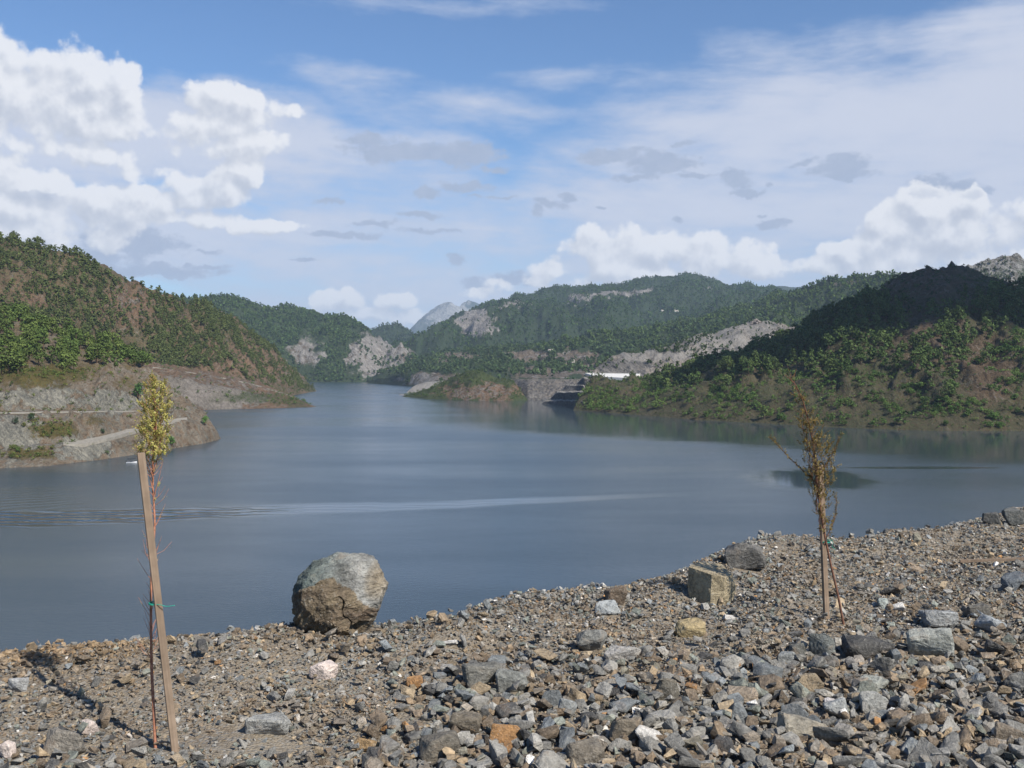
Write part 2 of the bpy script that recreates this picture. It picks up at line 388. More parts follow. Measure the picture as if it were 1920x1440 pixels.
def pB1a(px, py, X, Y, Z, t):
    rock = np.where(t < .36, .85, .25) * el(px, py, 400, 735, 130, 40, .5) + .2
    green = .22 + .35 * el(px, py, 480, 745, 110, 14) + .3 * el(px, py, 560, 758, 40, 12)
    pale = 0 * px
    return rock, green, pale
hB1a = hill('brown_headland', 240, 592, 2, [
    [(240,None,1060),(385,None,1100),(470,None,1130),(540,None,1160),(592,None,1185)],
    [(240,700,1120),(300,706,1130),(350,716,1140),(420,730,1160),(480,744,1175),(540,756,1185),(592,762.5,1187)],
    [(240,684,1180),(300,690,1200),(400,705,1230),(470,719,1250),(540,740,1240),(570,755,1210),(592,762.5,1190)],
    [(240,670,1260),(300,684,1270),(400,702,1300),(470,717,1310),(540,739,1280),(570,754,1230),(592,762.4,1193)]],
    [16, 16, 8], 6, 30, M_left, pB1a, back=120, seed=31, smooth_px=14, ridge_amp=.8, flats=((.62, .72),))
B2_r = [(-300,500,820),(-100,560,790),(0,592,770),(60,600,760),(130,628,745),(200,652,730),(260,680,715),(300,708,705),(330,738,690),(355,757,682),(385,779,672),(400,802,662),(413,823,650)]
def pB2(px, py, X, Y, Z, t):
    n = fbm(X / 14, Y / 14, 41, 4)
    rock = .72 * np.maximum.reduce([el(px, py, 30, 812, 75, 42, .5), el(px, py, 160, 842, 60, 24, .5), el(px, py, 95, 735, 60, 36, .5), el(px, py, 210, 755, 70, 26, .5), el(px, py, 20, 745, 50, 18, .5)])
    rock += .24 + .5 * n
    green = .15 + np.maximum.reduce([.75 * el(px, py, 95, 805, 62, 26), .7 * el(px, py, 55, 850, 80, 17), .5 * el(px, py, 190, 790, 40, 14), .9 * el(px, py, 60, 690, 160, 50), .5 * el(px, py, 250, 720, 60, 26)]) + .2 * n
    green = np.where((py < 690), .55 + .3 * n, green)
    pale = (.36 + .5 * n) * el(px, py, 360, 805, 70, 36, .4) 
    soilred = el(px, py, 200, 700, 180, 34)
    return np.clip(rock - soilred * .9, 0, 1.2), green - .1, pale
hB2 = hill('quarried_slope', -300, 413, 1.5, [
    [(-300,None,430),(0,None,459),(60,None,466),(90,None,470),(150,None,490),(190,None,502),(250,None,530),(300,None,554),(340,None,583),(380,None,608),(405,None,636),(413,None,650)],
    [(-300,850,450),(0,848,478),(60,838,484),(120,836,494),(155,842,500),(200,830,516),(250,816,548),(300,802,578),(350,792,604),(385,800,628),(405,812,641),(413,822.6,650.2)],
    [(-300,840,462),(0,841,484),(60,832,492),(130,830,506),(200,816,536),(250,803,566),(300,790,592),(350,783,617),(385,795,634),(405,811,643),(413,822.4,650.4)],
    [(-300,790,480),(0,779,503),(100,777,520),(150,776,530),(250,774,584),(300,772,608),(350,772,630),(385,789,640),(405,810,645),(413,822.3,650.6)],
    [(-300,780,500),(0,769.5,520),(100,769,538),(150,768.5,545),(250,769,598),(300,769,620),(350,770,642),(385,787,648),(405,809,647),(413,822.2,650.8)],
    [(-300,740,520),(0,737,536),(50,714,550),(90,716,556),(150,738,560),(175,748,566),(200,722,575),(245,742,612),(300,741,640),(350,758,655),(385,784,655),(405,807,650),(413,822.1,651)],
    B2_r], [14, 8, 18, 6, 16, 44], 5.5, 26, M_near, pB2, back=260, seed=43, smooth_px=9, aniso=1.4, shore_env=12, ridge_amp=.7, fine=.4, flats=((1/6, 2/6), (3/6, 4/6)))

# gravel tracks along the benches
M_track, n_, b_ = new_mat('track_gravel'); p_ = n_.node('ShaderNodeNewGeometry').outputs['Position']
n_.l.new(n_.mix(n_.ss(n_.noise(p_, .6, 5, .7), .3, .7), (.20, .185, .155), (.29, .27, .235)), b_.inputs['Base Color'])
def track(h, name, fr, x0, x1, up=.12):
    cs = np.where((h.px >= x0) & (h.px <= x1))[0]; V = []; Fc = []
    for c in cs:
        f0, f1 = fr(h.px[c])
        for f in (f0, f1): V.append([np.interp(f, h.t[1:h.top + 1], A[1:h.top + 1, c]) for A in (h.X, h.Y, h.Z)]); V[-1][2] += up
        mx = V[-1][2] * .6 + V[-2][2] * .4; V[-1][2] = max(V[-1][2], mx); V[-2][2] = max(mx, V[-2][2])
    for i in range(len(cs) - 1): a_ = i * 2; Fc += [a_, a_ + 2, a_ + 3, a_ + 1]
    nv = len(V); V += [[v[0], v[1], v[2] - 2.] for v in V]
    for i in range(len(cs) - 1): a_ = i * 2; Fc += [a_ + nv, a_ + 2 + nv, a_ + 2, a_, a_ + 1, a_ + 3, a_ + 3 + nv, a_ + 1 + nv]
    tag(link(name, np_mesh(name, np.array(V), Fc, np.full(len(Fc) // 4, 4)), M_track), kind='structure')
track(hB2, 'gravel_road', lambda x: (1 / 6 + .02, 2 / 6 - .015), 118, 352, .25)
track(hB2, 'upper_track', lambda x: (3 / 6 + .05, 4 / 6 - .07), -250, 352, .15)
track(hB1a, 'headland_track', lambda x: (.640, .668), 285, 548)
# --- C: middle-left hills with rock faces
def pC(px, py, X, Y, Z, t):
    n = fbm(X / 160, Y / 160, 51, 4)
    rock = np.maximum.reduce([.95 * el(px, py, 700, 660, 75, 56, .5), .8 * el(px, py, 575, 655, 45, 50, .6), .8 * el(px, py, 640, 700, 130, 22, .6), .5 * el(px, py, 665, 625, 20, 22)]) - .45 * el(px, py, 640, 640, 32, 60) + .45 * n
    green = .95 - 1.1 * np.maximum(el(px, py, 710, 668, 70, 50, .6), .75 * el(px, py, 575, 660, 45, 40)) + .1 * n
    return rock, green, np.zeros_like(px)
hC = hill('middle_hill', 300, 800, 2, [
    [(300,None,3000),(560,None,3250),(700,None,3300),(800,None,3300)],
    [(300,650,3100),(420,650,3350),(500,650,3450),(560,640,3500),(620,640,3500),(680,660,3500),(740,690,3420),(800,705,3350)],
    [(300,556,3000),(370,559,3300),(420,560,3500),(470,569,3600),(500,579,3700),(545,576,4000),(580,589,4000),(620,596,3950),(650,595,3900),(680,614,3800),(700,634,3700),(740,657,3600),(770,670,3500),(800,690,3450)]],
    [40, 40], 90, 240, M_mid, pC, rw=.2, back=1200, rowblur=7, seed=53, smooth_px=14, shore_env=60, ridge_amp=.15)
def allgreen(gr=.9, rk=.15):
    def f(px, py, X, Y, Z, t):
        n = fbm(X / 200, Y / 200, 61, 4); return rk + .3 * n, gr + .15 * n, np.zeros_like(px)
    return f
hC2 = hill('small_green_hill', 670, 850, 2, [
    [(670,None,4700),(850,None,4700)],
    [(670,640,5400),(690,623,5500),(720,614,5500),(745,611,5500),(765,620,5500),(790,642,5500),(850,690,5300)]],
    [40], 50, 220, M_far, allgreen(.75, .35), back=900, seed=67, smooth_px=10)
def pD(px, py, X, Y, Z, t):
    n = ridged(X / 600, Y / 900, 71, 4); return .5 + .5 * n * 1, .55 - .8 * el(px, py, 845, 590, 60, 26) + .2 * n, np.zeros_like(px)
hD = hill('blue_mountain', 720, 1060, 2, [
    [(720,None,13775),(1060,None,13775)],
    [(720,665,15370),(750,640,15660),(770,617,15950),(785,603,15950),(800,593,15950),(820,581,15950),(838,574,15950),(850,576,15950),(862,580,15950),(876,573,16240),(890,570,16240),(905,573,16240),(960,610,15950),(1060,650,15950)]],
    [50], 240, 1300, M_blue, pD, back=2200, seed=73, smooth_px=6, aniso=1.6)
def pE(px, py, X, Y, Z, t):
    n = fbm(X / 260, Y / 260, 81, 4)
    cl = .95 * np.exp(-((py - (560 - (px - 1080) * .10)) / 7.5) ** 2) * sst(px, 1030, 1090) * (1 - sst(px, 1205, 1230))
    rock = np.maximum.reduce([cl, .95 * el(px, py, 895, 605, 50, 32, .7), .8 * el(px, py, 960, 570, 60, 10), .6 * el(px, py, 1330, 540, 40, 8), .6 * el(px, py, 1180, 523, 60, 6), .6 * el(px, py, 840, 655, 14, 10)]) + .32 * n
    return rock, .98 - 1.3 * sst(rock, .4, .8) + .1 * n, .8 * el(px, py, 1265, 584, 30, 2.5)
hE = hill('wooded_ridge', 735, 1800, 2.5, [
    [(735,None,3700),(1000,None,3400),(1300,None,3200),(1800,None,3200)],
    [(735,690,3900),(800,665,3900),(900,640,3900),(1000,630,3900),(1200,630,3900),(1500,620,3900),(1800,620,3900)],
    [(735,675,4100),(800,645,4500),(850,620,4650),(900,600,4800),(1000,585,4800),(1200,572,4700),(1350,572,4700),(1500,580,4600),(1800,580,4600)],
    [(735,672,4200),(760,660,4600),(800,628,5000),(850,593,5300),(900,576,5400),(950,565,5500),(978,553,5500),(1000,551,5500),(1050,540,5500),(1150,536,5500),(1200,523,5500),(1240,518,5500),(1280,516,5500),(1320,522,5500),(1360,532,5400),(1410,538,5400),(1450,543,5400),(1500,549,5400),(1800,580,5400)]],
    [16, 40, 44], 140, 420, M_far, pE, rw=.30, back=1500, rowblur=9, seed=83, smooth_px=12, ridge_amp=.10, shore_env=90)
hE2 = hill('blue_ridge', 1380, 1620, 4, [
    [(1380,None,8200),(1620,None,8200)],
    [(1380,548,9000),(1440,538,9000),(1470,536,9000),(1500,538,9000),(1620,552,9000)]],
    [24], 60, 600, M_blue, allgreen(.9, .0), back=1500, seed=87)
hF = hill('green_spur', 980, 1850, 2.5, [
    [(980,None,2600),(1400,None,2300),(1850,None,2300)],
    [(980,680,2750),(1200,665,2600),(1400,650,2600),(1850,620,2600)],
    [(980,668,2900),(1060,655,3100),(1150,632,3300),(1300,602,3300),(1400,574,3300),(1440,562,3300),(1480,551,3300),(1520,540,3250),(1560,526,3200),(1620,521,3100),(1660,516,3000),(1720,524,3000),(1850,540,2900)]],
    [20, 50], 80, 240, M_mid, rw=.25, paint=lambda px, py, X, Y, Z, t: (.45 * el(px, py, 1590, 530, 50, 10) + .1, .9 - .5 * el(px, py, 1590, 530, 50, 10) + .2 * fbm(X / 90, Y / 90, 7, 3), np.zeros_like(px)),
    back=900, rowblur=5, seed=91, smooth_px=12, shore_env=60, ridge_amp=.2)
def pG(px, py, X, Y, Z, t):
    n = fbm(X / 70, Y / 110, 95, 4)
    brown = np.maximum.reduce([el(px, py, 860, 668, 60, 12), el(px, py, 990, 665, 70, 12), el(px, py, 1080, 668, 60, 16), el(px, py, 1050, 700, 130, 10), el(px, py, 810, 712, 90, 14), el(px, py, 1090, 690, 60, 10)])
    return .45 * brown + .3 * n + .4 * el(px, py, 780, 712, 60, 12), .85 - .95 * brown + .4 * n, np.zeros_like(px)
hG = hill('wooded_foothills', 690, 1440, 2, [
    [(690,None,2980),(740,None,2700),(800,None,2300),(860,712,1800),(960,711.5,1620),(1130,711,1560),(1440,700,1600)],
    [(690,715,3000),(740,706,2750),(800,706,2450),(860,702,2350),(960,701,2300),(1130,700,2200),(1440,672,2200)],
    [(690,708,3030),(750,690,3000),(800,672,3000),(860,660,3050),(950,655,3000),(1050,645,2900),(1150,634,2850),(1300,612,2750),(1440,600,2700)]],
    [20, 50], 22, 120, M_mid, pG, back=700, seed=97, smooth_px=14, shore_env=50, fine=.6)
def pH(px, py, X, Y, Z, t):
    n = fbm(X / 24, Y / 30, 101, 4)
    rock = .9 * el(px, py, 1170, 685, 62, 24, .5) + .55 * sst(n, .1, .5)
    green = .1 + .5 * el(px, py, 1290, 660, 80, 14) + .5 * el(px, py, 1250, 600, 200, 10) + .3 * n
    pale = .62 * np.maximum.reduce([el(px, py, 1410, 625, 80, 34, .5), el(px, py, 1220, 665, 90, 18, .5), el(px, py, 1340, 650, 90, 34, .5)]) + .35 * n
    pale = pale * (1 - 1.3 * el(px, py, 1165, 690, 60, 20)).clip(0, 1)
    return rock, green, pale
hH = hill('quarry_spoil_heap', 1108, 1600, 2, [
    [(1108,706,1480),(1200,706,1500),(1300,700,1500),(1600,660,1500)],
    [(1108,704,1500),(1128,688,1530),(1150,672,1550),(1185,672,1560),(1220,668,1570),(1300,650,1580),(1440,622,1640),(1600,612,1700)],
    [(1108,703,1510),(1128,684,1560),(1150,668,1600),(1180,662,1630),(1220,658,1660),(1255,651,1700),(1285,637,1720),(1320,626,1740),(1340,628,1740),(1370,615,1760),(1400,606,1780),(1440,604,1800),(1462,606,1800),(1478,616,1800),(1540,604,1900),(1600,600,1900)]],
    [22, 30], 7, 45, M_spoil, pH, back=400, seed=103, smooth_px=8, shore_env=40, ridge_amp=.7, sharp=(1,))
def pI(px, py, X, Y, Z, t):
    n = fbm(X / 16, Y / 20, 111, 4)
    tanr = el(px, py, 900, 735, 85, 20, .7)
    return .45 * tanr + .2 * n, .75 - .7 * tanr + .35 * n, np.where(Z < 1.5, .2, 0)
hI = hill('low_island_hill', 754, 994, 1.5, [
    [(754,None,1622),(757,None,1600),(800,None,1490),(880,None,1416),(960,None,1394),(990,None,1440),(994,None,1450)],
    [(754,743,1625),(800,731,1580),(840,714,1560),(860,704,1540),(880,697,1530),(900,697,1520),(920,704,1510),(945,711,1500),(962,716,1490),(980,737,1470),(990,749,1455),(994,749.6,1452)]],
    [44], 7, 40, M_left, pI, back=150, seed=113, smooth_px=8, shore_env=14, ridge_amp=.7)
hI2 = hill('pale_islet', 732, 800, 2, [
    [(732,None,1700),(800,None,1640)], [(732,743,1720),(745,740,1740),(770,738,1740),(800,742,1700)]],
    [8], 1, 20, M_spoil, lambda px, py, X, Y, Z, t: (0 * px, 0 * px, .6 + 0 * px), back=60, seed=1, shore_env=5)
hI3 = hill('pale_bank', 762, 850, 2, [
    [(762,None,1850),(800,None,1850),(850,None,1850)], [(762,736,1860),(775,724,1920),(800,716,1960),(830,714,1980),(850,714,1980)]],
    [12], 1.5, 30, M_spoil, lambda px, py, X, Y, Z, t: (0 * px, 0 * px, .8 + 0 * px), back=120, seed=2, shore_env=8)
def pJ(px, py, X, Y, Z, t):
    n = fbm(X / 6, Y / 8, 121, 4)
    return .5 + .8 * n, .15 + .2 * n + .2 * (t > .45), .55 * el(px, py, 990, 742, 60, 16)
hJ = hill('rockfill_embankment', 956, 1112, 1.5, [
    [(956,None,1560),(990,None,1445),(1112,None,1385)],
    [(956,713,1640),(990,713,1540),(1112,713,1480)], [(956,712,1740),(1112,711.5,1600)]],
    [30, 6], 2.5, 16, M_spoil, pJ, back=150, seed=123, smooth_px=4, shore_env=6, ridge_amp=.3)
def pK(px, py, X, Y, Z, t):
    i = t * 8; face = (np.floor(i).astype(int) % 2 == 0)
    return np.where(face, 1.2, .2), np.where(face, .0, .2), np.where(face, 0, .55)  # bench faces darker, ledges paler: shade on the faces put into the colour
def stp(f): return [(1014 + f[0], f[1], f[2]), (1050, f[3], f[4]), (1092, f[5], f[6]), (1104, f[5] + 1, f[6] + 6)]
hK = hill('shaded_rock_benches', 1014, 1112, 1, [
    [(1014,None,1290),(1050,None,1215),(1092,None,1100),(1112,None,1092)],
    [(1014,757,1292),(1022,753,1282),(1050,752,1222),(1092,753,1105),(1112,768,1093)],
    [(1014,756.8,1294),(1022,751,1294),(1050,749,1245),(1092,750,1130),(1112,766,1100)],
    [(1014,756.7,1296),(1030,750,1296),(1045,737,1255),(1092,736,1135),(1112,762,1104)],
    [(1014,756.5,1298),(1030,749,1300),(1045,734,1280),(1092,733,1160),(1112,758,1112)],
    [(1014,756.4,1300),(1040,746,1310),(1062,723,1280),(1094,724,1165),(1112,750,1120)],
    [(1014,756.3,1302),(1040,745,1320),(1062,722,1300),(1094,722,1190),(1112,742,1135)],
    [(1014,756.2,1304),(1040,744,1330),(1080,720,1300),(1095,709,1195),(1106,712,1195),(1112,722,1180)],
    [(1014,756.1,1306),(1040,743,1340),(1080,719,1320),(1095,708,1215),(1106,711,1215),(1112,718,1210)]],
    [10, 5, 10, 5, 10, 5, 10, 5], 1.6, 10, M_cut, pK, back=160, seed=131, smooth_px=2, shore_env=5, ridge_amp=1, fine=.5)
hM = hill('grey_rocky_peak', 1760, 2200, 2, [
    [(1760,None,2000),(2200,None,2000)],
    [(1760,530,2300),(1790,512,2300),(1815,496,2300),(1835,491,2300),(1860,488,2300),(1880,483,2300),(1900,481,2300),(1914,489,2300),(1930,500,2300),(2000,520,2300),(2200,560,2300)]],
    [60], 40, 120, M_peak, lambda px, py, X, Y, Z, t: (.75 + .5 * fbm(X / 50, Y / 50, 9, 3), .28 + .7 * fbm(X / 40, Y / 40, 8, 3), 0 * px), back=500, seed=141, smooth_px=4, ridge_amp=.5)

# ------------------------------------------------------------------ lake
def lake():
    m, n, b = new_mat('lake_water')
    b.inputs['Base Color'].default_value = (.030, .048, .062, 1); b.inputs['IOR'].default_value = 1.33; b.inputs['Specular IOR Level'].default_value = .5
    pos = n.node('ShaderNodeNewGeometry').outputs['Position']
    px, py, pz = n.xyz(pos)
    def ell(cx, cy, rx, ry, rot=0.):
        d = n.v('SUBTRACT', pos, (cx, cy, 0)); 
        if rot:
            q = n.node('ShaderNodeVectorRotate', rotation_type='Z_AXIS'); n.l.new(d, q.inputs['Vector']); q.inputs['Angle'].default_value = rot; d = q.outputs[0]
        d = n.v('MULTIPLY', d, (1 / rx, 1 / ry, 0)); return n.m('SUBTRACT', 1.0, n.v('DOT_PRODUCT', d, d))
    big = n.noise(n.v('MULTIPLY', pos, (.6, 1.6, 1)), .006, 5, .6)
    calm = n.ss(n.m('ADD', ell(121, 418, 27, 46, .25), n.m('MULTIPLY_ADD', n.noise(n.v('MULTIPLY', pos, (1, .5, 1)), .07, 5, .65), 1.6, -.8)), -.3, .7)
    calm2 = n.ss(n.m('ADD', ell(185, 462, 40, 7), n.m('MULTIPLY_ADD', n.noise(pos, .05, 3, .6), .9, -.45)), .0, .5)
    # sheltered water under the right-hand hill
    d_sh = n.m('ADD', py, n.m('MULTIPLY', px, .94))      # grows towards the far right shore
    shel = n.ss(n.m('ADD', d_sh, n.m('MULTIPLY_ADD', n.noise(n.v('MULTIPLY', pos, (1, 2.5, 1)), .012, 4, .6), 110, -55)), 670, 770)
    shel = n.m('MULTIPLY', shel, n.ss(n.m('ADD', px, n.m('MULTIPLY', py, .06)), -160, 90))
    calmA = n.m('MAXIMUM', n.m('MAXIMUM', calm, n.m('MULTIPLY', calm2, .8)), n.m('MULTIPLY', shel, .9))
    ruff = n.m('MULTIPLY', n.m('SUBTRACT', 1.0, calmA), n.ss(big, .3, .65, .5, 1.0))
    RUFF = ruff
    # wind ripples
    w1 = n.noise(n.v('MULTIPLY', pos, (1, 1.8, 1)), .55, 5, .6); w2 = n.noise(pos, 2.6, 3, .6)
    # boat wake: band of regular waves along a line
    A0 = Vector((-170., 300., 0)); A1 = Vector((60., 352., 0)); d = (A1 - A0).normalized(); nrm = Vector((-d.y, d.x, 0))
    rel = n.v('SUBTRACT', pos, tuple(A0)); al = n.v('DOT_PRODUCT', rel, tuple(d)); ac = n.v('DOT_PRODUCT', rel, tuple(nrm))
    ac = n.m('ADD', ac, n.m('MULTIPLY_ADD', n.noise(pos, .02, 3, .5), 16, -8))
    ac = n.m('SUBTRACT', ac, n.m('MULTIPLY', n.m('MULTIPLY', al, al), .00022))
    wid = n.lin(al, 0, 250, 21, 5)
    band = n.m('MULTIPLY', n.ss(n.m('ABSOLUTE', n.m('DIVIDE', ac, wid)), 1.15, .45), n.ss(al, 270, 160))
    ph = n.m('ADD', n.m('MULTIPLY', ac, .95), n.m('ADD', n.m('MULTIPLY', al, .22), n.m('MULTIPLY', n.noise(pos, .08, 3, .6), 8)))
    waves = n.m('MULTIPLY', n.m('SINE', ph), band)
    ph2 = n.m('ADD', n.m('MULTIPLY', ac, .75), n.m('ADD', n.m('MULTIPLY', al, -.3), n.m('MULTIPLY', n.noise(pos, .08, 3, .6), 7)))
    b2 = n.m('MULTIPLY', n.ss(al, 60, -20), n.ss(n.m('ABSOLUTE', n.m('SUBTRACT', ac, 30)), 60, 20))
    waves2 = n.m('MULTIPLY', n.m('SINE', ph2), b2)
    n.l.new(n.m('MULTIPLY_ADD', n.m('MULTIPLY', RUFF, n.m('SUBTRACT', 1.0, n.m('MULTIPLY', band, .96))), .20, .06), b.inputs['Roughness'])
    ruff = n.m('MULTIPLY', ruff, n.m('SUBTRACT', 1.0, n.m('MULTIPLY', band, .93)))
    h = n.m('MULTIPLY', n.m('ADD', n.m('MULTIPLY', w1, .10), n.m('MULTIPLY', w2, .022)), n.m('MULTIPLY_ADD', ruff, .95, .05))
    h = n.m('ADD', h, n.m('ADD', n.m('MULTIPLY', waves, n.ss(al, 120, -10, .012, .34)), n.m('MULTIPLY', waves2, .09)))
    bp = n.node('ShaderNodeBump'); bp.inputs['Distance'].default_value = 1.0; bp.inputs['Strength'].default_value = 1.0
    n.l.new(h, bp.inputs['Height']); n.l.new(bp.outputs[0], b.inputs['Normal'])
    V = []; xs = [-16000, -4000, -1000, 0, 1000, 4000, 16000]; ys = [-3000, 0, 800, 2500, 6000, 12000, 20000]
    for y in ys:
        for x in xs: V.append((x, y, 0))
    f = []
    for j in range(6):
        for i in range(6): a = j * 7 + i; f += [a, a + 1, a + 8, a + 7]
    tag(link('lake_water', np_mesh('lake_water', V, f, [4] * 36), m), kind='structure')
lake()

# ------------------------------------------------------------------ foreground ground (bank crest)
EDGE = [(-500,1290),(-100,1235),(0,1222),(100,1206),(200,1193),(330,1190),(450,1186),(540,1176),(640,1172),(740,1170),(810,1160),(870,1146),(930,1122),(1000,1106),(1100,1099),(1180,1097),(1250,1078),(1300,1052),(1370,1022),(1440,1000),(1500,1000),(1560,1010),(1640,1003),(1760,987),(1850,968),(1920,950),(2050,930),(2300,905)]
_ex = []; _ey = []
for p, q in EDGE:
    d = (EYE - .06) / ((q - HY) / F); _ex.append((p - CX) / F * d); _ey.append(d)
_ex = np.array(_ex); _ey = np.array(_ey)
def edge_y(X): return np.interp(X, _ex, _ey)
def gz(X, Y):
    X = np.asarray(X, float); Y = np.asarray(Y, float)
    e = edge_y(X) - Y                     # distance inside the crest
    base = .05 * fbm(X / 1.1, Y / 1.1, 201, 4) + .018 * fbm(X / .25, Y / .25, 205, 3)
    base += .06 * np.exp(-((e - .35) / .45) ** 2)
    base -= .05 * np.exp(-(((X + 1.0) / .75) ** 2 + ((Y - 4.5) / .4) ** 2))
    out = np.clip(-e, 0, None)
    # rounded lip, then the fill slope
    drop = np.where(out < .5, out * out * .7, .175 + (out - .5) * .72)
    return CZ - EYE + base - drop - .0 * X
def g_hit(px, py):
    u = (px - CX) / F; v = (py - HY) / F; d = EYE / v
    for _ in range(12): d = d * .5 + .5 * (CZ - float(gz(u * d, d))) / v
    return Vector((u * d, d, float(gz(u * d, d))))
def ground():
    m, n, b = new_mat('gritty_earth')
    pos = n.node('ShaderNodeNewGeometry').outputs['Position']
    a = n.noise(pos, 1.3, 5, .6); c = n.noise(pos, 38., 5, .7); v = n.voro(pos, 70.); g = n.voro(pos, 70., out='Color')
    col = n.mix(n.ss(a, .35, .65), (.140, .108, .076), (.18, .155, .122))
    col = n.mix(n.ss(c, .3, .7, .0, .7), col, (.31, .265, .20))
    gs = n.node('ShaderNodeSeparateColor'); n.l.new(g, gs.inputs[0])
    col = n.mix(n.ss(gs.outputs[0], .55, 1., 0, .8), col, (.24, .23, .21))
    n.l.new(col, b.inputs['Base Color'])
    bp = n.node('ShaderNodeBump'); bp.inputs['Distance'].default_value = .012; bp.inputs['Strength'].default_value = 1
    n.l.new(n.m('ADD', n.m('MULTIPLY', c, 1.), n.m('MULTIPLY', v, -.8)), bp.inputs['Height']); n.l.new(bp.outputs[0], b.inputs['Normal'])
    xs = np.concatenate([np.linspace(-70, -6, 30)[:-1], np.arange(-6, 10, .05), np.linspace(10, 70, 30)])
    ys = np.concatenate([np.linspace(-12, 2.5, 16)[:-1], np.arange(2.5, 15, .05), np.linspace(15, 95, 60)])
    X, Y = np.meshgrid(xs, ys); Z = gz(X, Y); nc = len(xs)
    i = np.arange(len(ys) - 1)[:, None] * nc + np.arange(nc - 1)[None, :]
    q = np.stack([i, i + 1, i + nc + 1, i + nc], -1).reshape(-1, 4)
    o = link('ground', np_mesh('ground', np.stack([X, Y, Z], -1).reshape(-1, 3), q.ravel(), np.full(len(q), 4)), m, smooth=True)
    tag(o, kind='structure')
ground()
# ------------------------------------------------------------------ leaves
def leaf_mat(name, attr=None, var=.35):
    m, n, b = new_mat(name)
    if attr: c = n.node('ShaderNodeAttribute', attribute_name=attr).outputs['Color']
    else: c = n.node('ShaderNodeObjectInfo').outputs['Color']
    pos = n.node('ShaderNodeNewGeometry').outputs['Position']
    k = n.noise(pos, .8, 3, .6); r = n.node('ShaderNodeNewGeometry').outputs['Random Per Island']
    f = n.m('MULTIPLY_ADD', k, .8, n.m('MULTIPLY_ADD', r, .9, .2))
    c = n.v('SCALE', c, f); n.l.new(c, b.inputs['Base Color']); b.inputs['Roughness'].default_value = .8
    b.inputs['Specular IOR Level'].default_value = .15
    return m
M_leaf = leaf_mat('pine_needles'); M_leafa = leaf_mat('forest_needles', 'col')
M_bark, _n, _b = new_mat('pine_bark'); _b.inputs['Base Color'].default_value = (.11, .075, .05, 1)

def quads_from(P, N, size, r):
    """one small diamond-ish leaf clump per point, facing N roughly"""
    n = len(P); T = np.cross(N, r.normal(size=(n, 3))); T /= np.linalg.norm(T, axis=1)[:, None] + 1e-9; B = np.cross(N, T)
    s = size if np.ndim(size) else np.full(n, size); s = s[:, None]
    j = r.uniform(.6, 1.2, (n, 4, 1))
    V = np.stack([P + T * s * j[:, 0], P + B * s * .7 * j[:, 1], P - T * s * j[:, 2], P - B * s * .7 * j[:, 3]], 1)
    V += N[:, None, :] * (r.uniform(-.25, .25, (n, 4, 1)) * s[:, None, :])
    return V.reshape(-1, 3)
def crown_pts(seed, h, wd, nf, lobes, kind):
    r = np.random.default_rng(seed); P = []; N = []
    cs = []
    for i in range(lobes):
        t = (i + r.uniform(.2, .8)) / lobes
        z = h * (.22 + .74 * t) if kind != 'shrub' else h * (.25 + .6 * t)
        if kind == 'cone': rad = wd * .5 * (1.05 - t) ; lr = wd * (.30 - .12 * t)
        elif kind == 'round': rad = wd * .36 * math.sin(math.pi * (.25 + .68 * t)) ; lr = wd * r.uniform(.2, .32)
        else: rad = wd * .32; lr = wd * r.uniform(.22, .34)
        a = r.uniform(0, 6.283) + i * 2.4; q = r.uniform(.35, 1.)
        cs.append((math.cos(a) * rad * q, math.sin(a) * rad * q, z, lr))
    per = nf // lobes
    for cx_, cy_, cz_, lr in cs:
        d = r.normal(size=(per, 3)); d /= np.linalg.norm(d, axis=1)[:, None]; d[:, 2] = np.where(d[:, 2] < -.3, -d[:, 2], d[:, 2])
        rr = lr * r.uniform(.55, 1.08, (per, 1)); P.append(np.array([cx_, cy_, cz_]) + d * rr * [1, 1, .75])
        nn = d + r.normal(size=(per, 3)) * .45; N.append(nn / np.linalg.norm(nn, axis=1)[:, None])
    return np.concatenate(P), np.concatenate(N), r, cs
def crown_mesh(name, seed, h, wd, nf, lobes, kind, size):
    P, N, r, cs = crown_pts(seed, h, wd, nf, lobes, kind)
    V = quads_from(P, N, size * r.uniform(.7, 1.3, len(P)), r)
    return np_mesh(name, V, np.arange(len(V)), np.full(len(V) // 4, 4)), cs
def tube(pts, rad, sides=6, closed=True):
    pts = [Vector(p) for p in pts]; V = []; Fc = []; n = len(pts)
    if not hasattr(rad, '__len__'): rad = [rad] * n
    up = Vector((0.3, .2, 1))
    for i, p in enumerate(pts):
        t = (pts[min(i + 1, n - 1)] - pts[max(i - 1, 0)]).normalized()
        a = t.cross(up if abs(t.dot(up.normalized())) < .97 else Vector((1, 0, 0))).normalized(); b = t.cross(a)
        for k in range(sides):
            q = 2 * math.pi * k / sides; V.append(p + (a * math.cos(q) + b * math.sin(q)) * rad[i])
    for i in range(n - 1):
        for k in range(sides):
            k2 = (k + 1) % sides; Fc.append((i * sides + k, i * sides + k2, (i + 1) * sides + k2, (i + 1) * sides + k))
    Fc.append(tuple(range(sides))[::-1]); Fc.append(tuple((n - 1) * sides + k for k in range(sides)))
    return V, Fc
